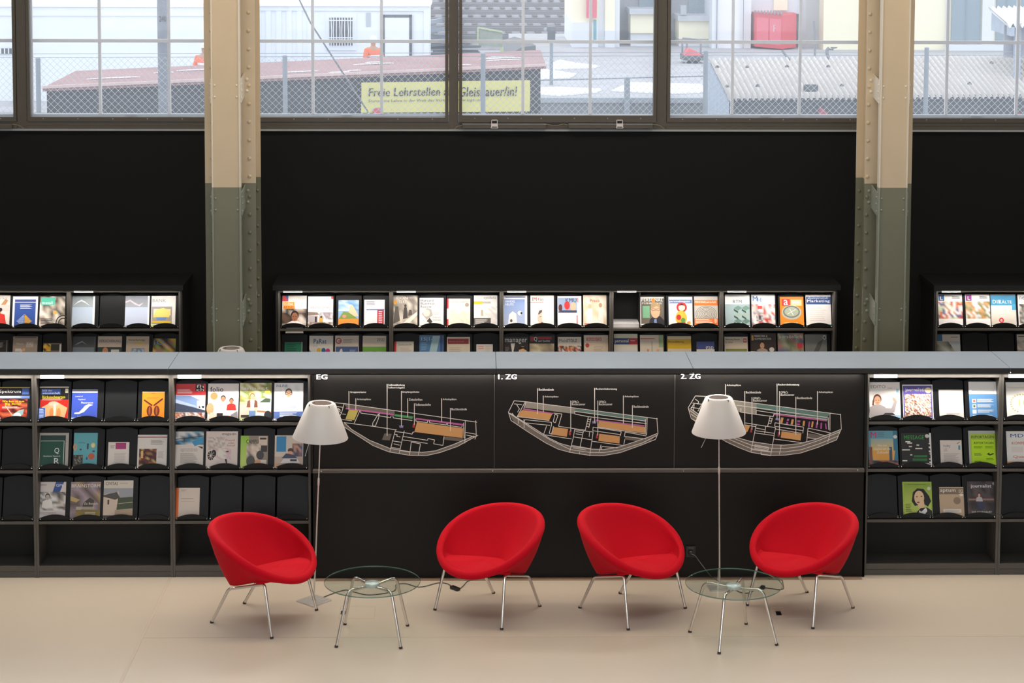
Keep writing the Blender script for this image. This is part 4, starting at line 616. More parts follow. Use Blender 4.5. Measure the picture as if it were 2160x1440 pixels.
B_ = [
(-30, 22, 622.6, 0, 'd9cfc9', [('t', .3, .05, .88, .13, 'markt', '9a9490'), ('p', [(.4, .55), (.8, .12), (.92, .16), (.6, .6)], 'b8845a'), ('r', .02, .3, .98, .5, 'c8c0bc'), ('p', [(.0, .65), (.3, .5), (.8, .6), (.9, 1), (0, 1)], 'c8362c'), ('e', .62, .45, .08, .06, '2a2020')], 'magazine with a red figure and a wooden bat, cut by the left edge', 'magazine'),
(27.8, 80.5, 625, 0, 'e9e9ee', [('r', .08, .1, .92, 1, '2f4c94'), ('r', .08, .18, .92, .2, 'c8d0e4'), ('l', .3, .27, .8, .42, 3, 'dfe4f0')]+[('r', .48-.03-.05*(6-abs(i-6))*.9, .58+.035*i, .47, .60+.035*i, '9fb4dc') for i in range(12)]+[('r', .49, .58+.035*i, .52+.05*(6-abs(i-6))*.9, .60+.035*i, 'f0b828') for i in range(12)], 'dark blue magazine with a diamond of pale blue and yellow bars', 'magazine'),
(85, 138, 625, 0, 'b7ada2', [('n', 0, 0, 1, 1, ['c8c0b4', '6a5c50', 'e8e0d8', '948478', '4a4038'], 6, 7, 82), ('r', .04, .03, .6, .28, '4cc0a4'), ('t', .08, .16, .5, .25, 'metall', 'e0f4ec'), ('o', .95, .85, .3, .25, .04, '3a3430'), ('o', .95, .85, .2, .16, .04, '3a3430'), ('e', .62, .53, .08, .05, 'f4b04a'), ('l', .05, .72, .62, .92, 4, '4a4038')], 'magazine with a turquoise title box over grey machine parts', 'magazine'),
(149, 201, 624, 0, 'eceff2', [('g', .02, 0, .92, .36, '8c979c', '9ca6ac'), ('g', .02, .36, .92, 1, 'b4c4d8', 'c4d4e4'), ('p', [(.12, .32), (.3, .18), (.45, .12), (.6, .18), (.8, .32), (.6, .22), (.45, .17), (.3, .22)], 'e4eaec'), ('r', .02, .93, .12, 1, 'f4f4f0')], 'pale blue journal with a white arch curve, top row of the far left wall shelf', 'journal'),
(265, 316, 624, 0, 'eeeef2', [('g', 0, 0, .93, .36, '8c929c', '9a9ea8'), ('g', 0, .36, .93, 1, 'bcc8dc', 'c4cce4'), ('p', [(0, .18), (.2, .12), (.36, .2), (.55, .28), (.75, .22), (.6, .33), (.4, .28), (.2, .17), (0, .22)], 'dcc4cc')], 'pale blue journal with a pink wave curve', 'journal'),
(320, 371, 624, 0, 'ece7e2', [('t', .04, .1, .6, .2, 'BANK', '8a8682'), ('r', .02, .34, .86, .9, 'a39a90'), ('n', .1, .42, .8, .62, ['f0d060', 'f4f0e4', 'e8e0c8'], 5, 3, 84), ('p', [(.08, .68), (.2, .45), (.5, .38), (.8, .5), (.75, .68)], 'ecd878'), ('p', [(.2, .68), (.65, .68), (.6, .78), (.25, .78)], '6a88c4'), ('r', .04, .8, .84, .86, 'e8c020'), ('r', 0, .92, 1, 1, 'd8e870')], 'cream magazine with a yellow and blue car photo below grey capitals', 'magazine'),
(-30, 17.6, 717, 1, '26221f', [('r', .92, 0, .96, 1, '6a6662'), ('l', .3, .1, .85, .3, 5, '8a8682')], 'dark magazine cut by the left edge in the second wall row', 'magazine'),
(28, 79.6, 709.6, 1, '93877c', [('r', .05, .02, .95, .05, '5a5048'), ('r', .54, .17, .84, .36, 'a89c90'), ('t', .58, .2, .8, .33, 'FAJ', 'e0d8d0'), ('t', .14, .2, .42, .27, 'Neue', 'c8beb4'), ('r', .1, .4, .3, .5, 'd8d0c8'), ('n', .3, .4, .5, .6, COLS['warm'], 3, 3, 4)], 'brown-grey magazine with three pale letters in a box', 'magazine'),
(91.7, 129.6, 723.5, 1, '6f6256', [('r', .42, .05, 1, .32, '2a2e26'), ('n', 0, .03, .42, .34, ['c8902c', '3a2a1c', 'e0b050'], 4, 4, 7), ('r', .9, .05, 1, 1, 'e8e4e0'), ('l', .1, .4, .8, .55, 3, 'a89c90')], 'small brown book with a gold and black band in the second wall row', 'book'),
(151, 202, 709.6, 1, '4d5153', [('g', .02, 0, .95, .36, '3a4042', '484e50'), ('g', .02, .36, .95, 1, '66707c', '7a8694'), ('p', [(.12, .3), (.3, .2), (.45, .15), (.65, .28), (.45, .19), (.3, .24)], '8a9294')], 'shaded blue-grey journal with a faint arch curve, second wall row', 'journal'),
(207, 257.4, 709, 1, 'b5aaa0', [('t', .05, .11, .95, .2, 'VERSICHERUNG', '5f5852', 1), ('r', 0, .36, 1, 1, '2c3c3a'), ('e', .32, .5, .12, .13, 'b07858'), ('r', .56, .44, .9, .62, 'c8d4c8')], 'beige magazine with grey capitals above a dark photo of a face', 'magazine'),
(266.7, 315, 709, 1, 'b3a798', [('t', .1, .09, .82, .17, 'Versicherungs', '2a2620', 1), ('r', .35, .21, .8, .26, 'd8a850'), ('r', .25, .4, .8, 1, '5b78a0'), ('n', .28, .42, .78, 1, ['8aa0c0', '5b78a0', 'b8c4d0'], 5, 6, 9)], 'cream magazine with a curled right page edge, second wall row', 'magazine'),
(323, 371, 713.7, 1, '6a5a48', [('n', 0, 0, 1, 1, ['6c8a3c', '4a2c2c', 'c8a088', '2a2020', 'd8a040', '8a6858'], 5, 7, 11), ('t', .05, .05, .48, .22, 'iO', '5f8fc0', 1)], 'green and maroon magazine with a blue round letter, second wall row', 'magazine'),
(596, 647, 623.5, 0, 'efe8e0', [('r', 0, 0, .24, .18, 'c8323c'), ('p', [(.12, 0), (.24, 0), (.24, .18)], '3c58a0'), ('t', .3, .07, .95, .14, 'WOHLFAHRT', 'c8c4c8'), ('r', .04, .2, .5, .42, 'f0a028'), ('t', .06, .22, .46, .31, 'SOZIAL', 'fff4e0', 1), ('t', .06, .33, .54, .41, 'AKTUELL', 'd8503c', 1), ('n', .0, .42, 1, 1, ['3a2c26', 'e8e0d8', '6a5040', '1c1614', 'c8beb4'], 5, 4, 90), ('h', .52, .5, .3, '9c6444', '1a1210', 'f0ece8')], 'magazine with a smiling dark-haired child and orange title words', 'magazine'),
(650, 703, 625, 0, 'f0edec', [('t', .08, .33, .9, .4, 'WELT-SICHTEN', '9a9496'), ('r', .92, 0, 1, .08, 'd04048'), ('p', [(0, .5), (.38, .52), (.45, .6), (0, .62)], '8a7668'), ('r', 0, .62, .4, .85, 'b4aab0'), ('r', .28, .66, .36, .84, '3a3238'), ('n', .45, .52, 1, .75, ['d8d4dc', 'b8b0b8', 'ece8ec', 'a09098'], 8, 3, 91), ('p', [(.45, .72), (.52, .66), (.6, .72), (.6, .88), (.45, .88)], 'd8b050'), ('e', .53, .67, .04, .035, '4a3028'), ('n', 0, .84, 1, 1, ['c8b8a8', 'e8e0d8', '8a7060'], 8, 2, 92)], 'white magazine with thin capitals and a rooftop village photo', 'magazine'),
(714, 757, 632.8, 0, '8fb4dc', [('n', 0, 0, 1, .4, ['8ab4e0', 'b8d0ec', 'd8e4f4', '6a9cd4'], 4, 4, 93), ('p', [(.5, .45), (.6, .15), (.72, .2), (.9, .45), (1, .6), (.5, .6)], 'e8c4a0'), ('p', [(0, .72), (.25, .42), (.5, .45), (.8, .6), (1, .72)], '7a9448'), ('e', .3, .6, .1, .06, 'e09080'), ('p', [(0, .7), (1, .68), (1, 1), (0, 1)], 'ec9440'), ('e', .28, .96, .2, .1, '3c5a84'), ('e', .74, .96, .2, .1, '3c5a84')], 'small magazine with a colourful painted landscape and orange bridge', 'magazine'),
(768.5, 811.7, 632, 0, 'ede8ec', [('l', .1, .06, .6, .22, 3, '8f8a94'), ('r', .1, .34, .98, .38, '6a88c0'), ('r', .64, .38, .96, 1, 'b82c3c'), ('l', .7, .42, .92, .95, 8, 'e8c4c8')], 'white journal with a dark red block at lower right', 'journal'),
(830, 880.7, 622.6, 0, 'c3b8a8', [('n', 0, 0, 1, 1, ['c8c0b4', 'a89c90', '8a8078', 'dcd4c8'], 6, 7, 95), ('p', [(.2, 1), (1, .5), (1, .62), (.5, 1)], 'ece4d8'), ('p', [(.4, .75), (.44, .38), (.56, .38), (.6, .72)], '4a4440'), ('e', .5, .33, .05, .05, '4a4440'), ('p', [(.62, .65), (.66, .45), (.76, .46), (.78, .62)], '5a524c'), ('p', [(.0, .9), (.08, .35), (.2, .35), (.28, .8)], '6a625a'), ('t', .12, .03, .6, .13, 'CON', 'e8e4dc', 1), ('t', .22, .16, .55, .25, 'TEXT', 'e8e4dc', 1), ('e', .07, .22, .06, .08, 'f0a838')], 'sepia magazine with silhouettes walking along a bright path', 'magazine'),
(885, 935.7, 628, 0, 'f0ecea', [('t', .05, .05, .58, .13, 'Harvard', '2a2826', 1), ('t', .05, .15, .62, .23, 'Business', '2a2826', 1), ('t', .05, .26, .5, .34, 'Review', '2a2826', 1), ('p', [(.1, .55), (.3, .35), (.5, .4), (.55, .6), (.3, .75)], 'b4aca4'), ('e', .3, .52, .14, .12, 'd8d0c8'), ('p', [(.3, .8), (.42, .68), (.55, .82), (.45, .88)], '4a423c'), ('l', .55, .5, .85, .6, 3, 'c8c2bc'), ('t', .55, .64, .88, .7, 'Design your', '8a847e'), ('t', .55, .72, .88, .78, 'Smartest', '8a847e')], 'white magazine with a three-line black title and a folded paper ring', 'magazine'),
(942.8, 991.9, 629.6, 0, 'efe6d6', [('r', 0, 0, .07, .35, 'd8303c'), ('r', 0, .72, .07, 1, 'd8303c'), ('t', .1, .09, .92, .14, 'strategie magazin', '8a7a70', 1), ('e', .86, .22, .09, .07, 'a8988c'), ('n', .15, .4, .9, .95, ['efe6d6', 'e8dcc4', 'f0e0c8', 'e4d4c0'], 6, 6, 97)], 'cream magazine with red bars on its spine side and a round seal', 'magazine'),
(999.6, 1049, 622.6, 0, 'e6e4e2', [('t', .42, .04, .95, .13, 'sysdata', '8a8888', 1), ('r', 0, .19, .36, .28, 'ecc820'), ('r', .36, .2, .72, .26, 'b8b4b0'), ('n', .4, .35, 1, .75, ['e8e6e4', 'dcdad8', 'f0eeec', 'd0cecc'], 5, 5, 98), ('r', .3, .46, .4, .65, 'b8b098'), ('r', 0, .72, .72, 1, '5a5450'), ('l', .06, .76, .62, .92, 4, 'd8d4d0')], 'grey-white magazine with a yellow bar and a dark text box', 'magazine'),
(1061, 1112, 623, 0, 'e8ebf4', [('r', .1, .04, .92, .07, '4a5a88'), ('g', .04, .12, .9, .94, '7f98cc', 'b4c4e4'), ('t', .1, .15, .5, .22, 'HANDEL', 'ffffff', 1), ('t', .1, .25, .44, .32, 'HEUTE', 'ffffff', 1), ('p', [(.2, .92), (.25, .6), (.4, .5), (.55, .58), (.58, .92)], 'eceef2'), ('e', .34, .8, .05, .05, '4a5058'), ('e', .7, .56, .1, .07, 'f0f0f4'), ('e', .76, .56, .04, .04, '22262c'), ('r', 0, .1, .04, .3, 'f0c830')], 'light blue magazine with two white robot-like dogs', 'magazine'),
(1118.7, 1168, 623, 0, 'f2ece8', [('t', .08, .06, .56, .18, 'IM+io', 'd8542c', 1), ('w', 0, .22, .56, .22, .015, '8a4a3a'), ('e', .5, .7, .2, .24, 'e4c4b0'), ('p', [(.5, .46), (.7, .55), (.68, .85), (.5, .94)], 'f0e4e0'), ('p', [(.32, .6), (.38, .48), (.5, .45), (.5, .52), (.38, .6)], '6a5448'), ('w', .38, .68, .47, .67, .02, '5a4438'), ('e', .5, .86, .06, .015, 'a8584c')], 'white magazine with orange letters and a face split in two', 'magazine'),
(1176, 1226, 624.4, 0, 'f1eeee', [('r', .02, .06, .82, .54, '8fa4c4'), ('t', .34, .07, .8, .2, 'KMU', '3a4a70', 1), ('r', .84, .06, .87, .2, 'c84040'), ('e', .12, .38, .08, .12, '5a2c28'), ('e', .4, .3, .12, .14, 'c83030'), ('e', .66, .34, .12, .14, 'e0b090'), ('p', [(.02, .54), (.1, .46), (.8, .46), (.82, .54)], '3a4460'), ('r', .8, .62, .84, .95, 'c84848')], 'white magazine with a photo strip of three people and red marks', 'magazine'),
(1229.8, 1279, 622, 0, 'e6d6c0', [('n', 0, 0, 1, 1, ['ecdcc8', 'dcc8a8', 'e8d0b0', 'f4ece0'], 5, 5, 101), ('t', .3, .13, .7, .22, 'Praxis', 'd04438', 1), ('p', [(.12, .95), (.2, .42), (.38, .42), (.44, .95)], 'f2ece4'), ('e', .29, .35, .08, .07, 'e8b898'), ('p', [(.62, .95), (.68, .4), (.82, .4), (.88, .95)], 'f2ece4'), ('e', .74, .32, .07, .07, 'c89878'), ('r', .05, .88, .25, 1, 'd88070'), ('r', .5, .9, .64, 1, 'd88070')], 'beige magazine with two nurses in white and a red title', 'magazine'),
(1350, 1400, 626, 0, 'e9e2dc', [('r', .04, .05, 1, .95, '6a6258'), ('t', .06, .05, .96, .15, 'PERSONAL', 'f4f0ec', 1), ('e', .56, .12, .07, .08, 'f08828'), ('t', .08, .17, .9, .24, 'FÜHRUNG', 'e8e0d8', 1), ('r', .1, .3, .4, .7, '7ab08c'), ('p', [(.35, 1), (.4, .75), (.6, .62), (.85, .65), (1, .78), (1, 1)], '2c2a30'), ('e', .64, .46, .2, .25, 'dcae8c'), ('p', [(.45, .4), (.45, .26), (.62, .2), (.84, .26), (.84, .4), (.7, .3)], 'b09064'), ('o', .56, .43, .09, .04, .015, '3a3430'), ('o', .76, .43, .09, .04, .015, '3a3430'), ('p', [(.58, .75), (.68, .72), (.7, 1), (.58, 1)], '7a94c0'), ('r', .05, .9, .5, 1, 'f0ece6')], 'magazine with a fair-haired man in glasses and a dark suit', 'magazine'),
(1410, 1460, 625.7, 0, 'eeeae6', [('r', .02, .1, .98, .22, '5a7cb0'), ('t', .04, .12, .9, .2, 'personalmagazin', 'f0f4fa', 1), ('e', .55, .35, .22, .17, 'd03038'), ('e', .55, .36, .14, .11, 'f4d8c0'), ('p', [(.42, .3), (.55, .22), (.68, .3), (.55, .28)], '2a1c18'), ('e', .52, .7, .24, .24, 'e8b840'), ('e', .42, .68, .1, .09, 'c83030'), ('e', .6, .78, .1, .08, '5a9a4c'), ('r', .35, .85, .7, .95, 'c83038'), ('e', .84, .87, .08, .06, 'f0a050'), ('r', .2, .94, .8, 1, '4a8ab0')], 'white magazine with a painted wooden nesting doll', 'magazine'),
(1464, 1513.5, 625, 0, 'cbc5be', [('r', 0, .12, 1, .3, 'ee7c34'), ('t', .03, .15, .93, .22, 'PERSONALwirtschaft', 'f8ece0', 1)]+[('o', .5, .58, .1+.07*i, .05+.045*i, .02, '8a847c') for i in range(6)]+[('r', 0, .72, 1, 1, 'f07c3c'), ('l', .04, .75, .8, .9, 3, 'f8e4d4'), ('e', .9, .8, .06, .08, 'f4c0a0')], 'orange magazine with grey concentric ripples', 'magazine'),
(1529, 1581, 621, 0, 'eceeee', [('r', 0, .3, 1, 1, 'a6bcc0'), ('t', .32, .17, .68, .27, 'RTM', '5a6466', 1)]+[('p', [(.35+.32*i, .42+.2*j), (.52+.32*i, .34+.2*j), (.69+.32*i, .42+.2*j), (.52+.32*i, .5+.2*j)], c) for i in range(2) for j, c in enumerate(('7a9a90', 'a4b8b0', '6a8a80'))]+[('p', [(.35+.32*i, .44+.2*j), (.52+.32*i, .52+.2*j), (.52+.32*i, .58+.2*j), (.35+.32*i, .5+.2*j)], '3c5a50') for i in range(2) for j in range(3)], 'white and pale blue magazine with green cube shapes', 'magazine'),
(1584.5, 1634, 621, 0, 'eceef2', [('t', .06, .05, .26, .2, 'M', '3a6ab0', 1), ('t', .26, .1, .42, .24, 'H', '6a94cc', 1), ('w', 0, .27, 1, .27, .01, '6a94cc'), ('n', 0, .3, 1, .95, ['d8d4d8', 'b0a8ac', 'e8c8c0', 'f0ecec', 'c04840', '8a8890', 'e8e4e4'], 9, 7, 105), ('r', .25, .35, .45, .45, 'd8504c'), ('n', .2, .65, .5, .82, ['3a3a44', 'c8c4c8', '5a5a64'], 5, 3, 106)], 'white magazine with thin blue letters above a busy trade hall photo', 'magazine'),
(1644.7, 1694.5, 625.7, 0, 'f08a28', [('r', .08, .08, .42, .3, 'd82c34'), ('t', .16, .1, .34, .28, 'a', 'ffffff', 1), ('r', .46, .1, .92, .3, 'f8c890'), ('l', .5, .12, .88, .28, 3, 'f4e8d8'), ('e', .48, .52, .42, .24, 'b8b4a8'), ('e', .48, .5, .36, .2, '6a7468'), ('e', .48, .5, .3, .16, 'a4ac9c'), ('w', .3, .58, .66, .42, .02, 'f0ece0'), ('w', .4, .4, .56, .62, .02, 'f0ece0'), ('l', .15, .86, .8, .91, 1, 'f8e0c0')], 'orange magazine with a silver compass', 'magazine'),
(1699, 1751.8, 621.4, 0, 'efebe8', [('r', .02, .06, 1, .3, '35528c'), ('t', .08, .07, .9, .13, 'absatzwirtschaft', 'c8d4ec', 1), ('t', .06, .15, .96, .26, 'Marketing', 'ffffff', 1), ('l', .15, .4, .85, .85, 7, 'e0dad6'), ('r', .88, .92, 1, 1, '3aa098')], 'white magazine with slanted white lettering on a dark blue band', 'magazine'),
(600.6, 638, 721, 1, '17684e', [('l', .1, .1, .7, .5, 5, '104c3a'), ('r', .95, 0, 1, 1, '7a9a8c')], 'small green book in the second row of the wall shelf', 'book'),
(652.8, 703, 708, 1, 'c5c0bc', [('t', .18, .1, .72, .26, 'PaRat', '2c5488', 1), ('t', .18, .3, .34, .37, '1/15', '7a90a8'), ('p', [(0, .45), (.3, .7), (.3, 1), (0, 1)], '4a8ab0'), ('e', .4, .48, .09, .08, 'c8a030'), ('e', .6, .48, .09, .08, '2c5488'), ('e', .78, .5, .09, .08, 'a82c74'), ('p', [(.3, .55), (.5, .55), (.5, .8), (.3, .8)], 'c8a030'), ('p', [(.5, .55), (.7, .55), (.72, .8), (.5, .8)], '2c5488'), ('p', [(.7, .57), (.88, .57), (.88, .8), (.72, .8)], 'a82c74')], 'pale magazine with yellow, blue and pink head shapes', 'magazine'),
(707, 757, 707.8, 1, 'b9b0a8', [('o', .15, .17, .12, .1, .035, 'a83038'), ('r', .14, .16, .26, .19, 'a83038'), ('l', .35, .12, .75, .26, 3, '9a928a'), ('r', .03, .36, .97, .95, '3c5484'), ('p', [(.15, .62), (.22, .45), (.3, .42), (.34, .62)], 'd4d4d8'), ('l', .62, .46, .88, .56, 3, '8a98b8')], 'grey magazine with a red ring sign above a dark blue panel', 'magazine'),
(765, 814.8, 708, 1, 'b7b0a8', [('t', .6, .08, .92, .18, 'ZESO', '5a544e', 1), ('r', 0, .36, 1, .52, '5c9434'), ('n', 0, .52, 1, .9, ['6a645c', '8a8478', '3a3a38', 'a8a094'], 6, 4, 108)], 'grey magazine with a green stripe across its middle', 'magazine'),
(832, 872.8, 720, 1, 'c8bdb4', [('r', 0, 0, .1, 1, 'c03038'), ('t', .2, .1, .9, .16, 'Zeitschrift', '6a625c', 1), ('l', .3, .25, .9, .45, 4, 'b0a49a')], 'small cream journal with a red spine stripe, second wall row', 'journal'),
(884.8, 935.7, 706.9, 1, '44709c', [('p', [(.55, .02), (.85, .02), (.6, 1), (.3, 1)], '8fb0cc'), ('r', .86, 0, .96, 1, '34447c'), ('t', .08, .07, .66, .2, '15|1-2', '9cb8d4', 1), ('l', .08, .24, .34, .5, 5, '6a90b8'), ('p', [(0, .8), (1, .7), (1, 1), (0, 1)], '6aa4ac')], 'steel blue magazine with a pale slanted bar, second wall row', 'magazine'),
(942.8, 991.5, 710.5, 1, 'c3b6aa', [('r', .04, .06, .94, .24, '8c2c30'), ('t', .08, .13, .72, .19, 'Steuer Journal', 'c07a74'), ('l', .1, .36, .7, .55, 3, 'a89c90')], 'beige magazine with a dark red title block, second wall row', 'magazine'),
(1004.8, 1039.4, 725.7, 1, 'd3c4be', [('l', .1, .1, .5, .26, 2, 'c08078'), ('l', .55, .1, .9, .4, 4, 'b8aca4')], 'small pinkish leaflet in the second wall row', 'leaflet'),
(1063, 1113.7, 710.5, 1, '211e1c', [('t', .04, .06, .96, .24, 'manager', 'd0ccc4', 1), ('p', [(.28, .22), (.46, .22), (.36, .65)], 'c8c4bc'), ('e', .78, .52, .17, .2, 'd09c74'), ('p', [(.6, .45), (.66, .34), (.9, .34), (.96, .48), (.8, .4)], '14100e'), ('l', .05, .35, .25, .5, 4, '6a6460')], 'black magazine with a big white title and a boy\'s face', 'magazine'),
(1116.8, 1168.7, 707.8, 1, '9c8f7c', [('r', 0, 0, 1, .26, '17161a'), ('r', .04, .04, .18, .18, '8a1c24'), ('t', .18, .04, .32, .2, 'Q', 'f0ece8', 1), ('r', .34, .04, .9, .12, '8a1c24'), ('t', .36, .14, .84, .21, 'und Qualität', 'e0dcd8', 1), ('n', 0, .26, 1, 1, ['b0a48c', '7c7264', 'c8bca4', '948870'], 5, 5, 112), ('o', .6, .85, .35, .3, .06, '7a6c50')], 'magazine with a black and red title bar over brown arches', 'magazine'),
(1176.7, 1226, 710.5, 1, 'c0bbb4', [('t', .05, .07, .38, .18, 'Mein', '5a6470'), ('t', .38, .07, .82, .18, 'STOLZ', '3a4450', 1), ('n', 0, .3, 1, .75, COLS['crowd'], 14, 6, 113)], 'pale magazine with grey capitals above a crowd of people', 'magazine'),
(1231.7, 1282.6, 706.9, 1, 'bdb1a2', [('r', .1, .08, .72, .18, 'a8504c'), ('t', .12, .09, .7, .17, 'ORGANISATOR', 'd8c8bc', 1), ('e', .14, .33, .08, .07, 'a83434'), ('l', .4, .35, .85, .55, 4, 'a89c8c')], 'beige magazine with a red box title and a red dot', 'magazine'),
(1295, 1344.5, 704, 1, 'cdbfae', [('r', 0, .13, .66, .33, '28406c'), ('r', .66, .13, 1, .33, 'a02834'), ('t', .04, .16, .62, .3, 'personal', 'e8ecf0', 1), ('l', .7, .2, .95, .26, 1, 'd8a0a0'), ('e', .3, .8, .16, .12, 'b88868'), ('r', 0, .42, 1, .55, 'dcd4ca')], 'magazine with a title bar half navy and half dark red', 'magazine'),
(1349.8, 1399, 706.4, 1, 'bcb6ac', [('l', .02, .1, .7, .17, 1, 'a86058'), ('p', [(.62, .8), (.7, .55), (.82, .55), (.9, .8)], '242838'), ('e', .76, .5, .06, .05, 'c8a084'), ('p', [(.2, .8), (.28, .55), (.42, .6), (.42, .8)], 'd0ccc8'), ('e', .34, .5, .05, .05, 'b08870'), ('r', .8, 0, 1, .4, '8aa078'), ('r', .5, .2, .52, .8, '6a7068')], 'pale green-grey magazine with two people, second wall row', 'magazine'),
(1407.6, 1457.7, 708.8, 1, 'c2b6a0', [('r', 0, .1, 1, .42, 'cf9e20'), ('t', .04, .16, .7, .24, 'Personalführung', '5a4a30', 1), ('p', [(.1, .5), (.55, .7), (.95, .5), (.95, .54), (.55, .75), (.1, .54)], '5a5248'), ('w', .3, .55, .3, .9, .02, '5a5248'), ('w', .78, .55, .78, .9, .02, '5a5248')], 'magazine with an ochre yellow title band', 'magazine'),
(1469, 1506.8, 720, 1, 'c9c1b6', [('r', 0, 0, 1, .32, '34407a'), ('t', .5, .2, .95, .38, 'gap', 'c8d0e0')], 'small cream booklet with a navy top band', 'booklet'),
(1528, 1576.8, 710, 1, 'bbb2a4', [('t', .04, .06, .66, .13, 'Marketing Review', '4a443e', 1), ('t', .04, .16, .36, .22, 'St. Gallen', '8a504a'), ('r', .82, .06, .95, .2, 'b82c34'), ('r', .87, .08, .9, .18, 'f0e8e0'), ('r', .84, .115, .93, .145, 'f0e8e0'), ('g', .04, .42, .96, .9, '6a7434', 'b8bc8c')], 'beige magazine with a small red cross square and olive photo', 'magazine'),
(1582.8, 1636.8, 702.8, 1, '2f231f', [('t', .16, .05, .66, .12, 'MARKETING &', 'c8c0b4', 1), ('t', .16, .14, .8, .2, 'KOMMUNIKATION', 'c8c0b4', 1), ('h', .45, .26, .2, 'c09478', '2a1a14', '9a8a7c'), ('e', .82, .5, .1, .07, 'd0c8b8'), ('r', .04, .06, .12, .22, 'b89040'), ('n', .0, .55, .3, .8, ['8a3830', '4a302a', 'b8a890'], 3, 3, 118)], 'dark brown magazine with a seated figure, second wall row', 'magazine'),
(1639.9, 1694.5, 702.8, 1, '7b7c68', [('n', 0, 0, 1, .8, ['8a8c78', '6a7458', 'a0a090', '9a6a60', '5a6480'], 8, 6, 119), ('t', .05, .05, .94, .18, 'persönlich', 'c8c4bc', 1), ('r', .76, .3, .95, .46, 'b83440'), ('e', .3, .72, .14, .1, 'c88a5a'), ('p', [(.5, .8), (.6, .65), (.9, .68), (.95, .8)], '7aa0b8')], 'grey-green magazine with a white lower-case title and red square', 'magazine'),
(1697, 1743.4, 705, 1, '6f7270', [('p', [(.4, .55), (.6, .25), (.85, .15), (.7, .45), (.5, .7)], '4e5250'), ('o', .9, .1, .08, .07, .025, 'c0c4c0'), ('l', .65, .6, .9, .66, 1, '9a9e9a')], 'grey magazine with a small pale ring at its top corner', 'magazine'),
(1978, 2029, 621, 0, 'f0edec', sci('34649c', 0, ['d8683c', 'e8e0e0', '5a5a8c', 'f0f0ec', 'c09070', 'b85038', 'c8d0b0'], 121), 'white journal with a blue corner square and an orange lattice stadium', 'journal'),
(2035.5, 2087, 620.7, 0, 'f0edec', sci('983090', 0, ['d8dce4', 'b89060', 'e0e4e8', '8a8448', 'e8a070', 'a8a080'], 122), 'white journal with a purple corner square and a house photo', 'journal'),
(2088.8, 2141.5, 620.7, 0, 'ddd8d0', [('r', 0, .03, 1, .34, '3a94c0'), ('t', .08, .17, .4, .28, 'DIE', 'f0f4f8', 1), ('t', .34, .17, .84, .28, 'KÄLTE', 'f0f4f8', 1), ('r', .84, .3, 1, .48, '4ca0cc'), ('g', 0, .34, .84, 1, 'e4e0dc', 'd8ccbc'), ('e', .4, .8, .1, .08, 'd83440'), ('t', .36, .76, .44, .84, 'e', 'f4e8e8', 1)], 'magazine with a blue header and a small red disc', 'magazine'),
(2146, 2197, 620.7, 0, 'eae6e2', [('t', .08, .06, .5, .16, 'neue', '3a5c94', 1), ('n', .05, .3, 1, .9, COLS['mono'], 7, 7, 124)], 'white magazine cut by the right edge in the top wall row', 'magazine'),
(1974, 2024.5, 705, 1, 'b9b4ae', [('r', 0, 0, .26, .22, '2c5a80'), ('l', .62, .08, .92, .12, 1, '6a6484'), ('n', 0, .23, 1, 1, ['5a6058', '8a9088', '3a4038', 'a8aca8', '747870'], 5, 6, 125), ('p', [(.5, .23), (1, .23), (1, .6), (.85, .6)], '9aa4ac')], 'journal with a dark blue corner square and a grey metal structure', 'journal'),
(2144.5, 2195, 705, 1, 'b3aeaa', [('l', .05, .05, .9, .12, 1, '5a5654'), ('n', 0, .16, 1, .5, ['a8a4a2', '8a8684', 'bcb8b4'], 6, 4, 127), ('r', 0, .5, 1, .9, '7a7674'), ('r', .4, .6, .6, .9, '4a4644')], 'grey magazine cut by the right edge in the second wall row', 'magazine'),
]
def strs_of(L_):
    s = set()
    for e in L_:
        for op in e[5]:
            if op[0] == 't': s.add((op[5], 1) if len(op) > 7 else (op[5], 0))
    return s
ts = strs_of(F_) | strs_of(B_) | {('Freie Lehrstellen als', 1), ('Gleisbauer/in!', 1), ('Starte eine Lehre in der Welt des Verkehrs: www.login.org', 0), ('240', 1), ('F', 1)}
lettering(ts)
PT = math.radians(16)
n_ = Vector((0, -math.cos(PT), math.sin(PT)))
mag_i = 0
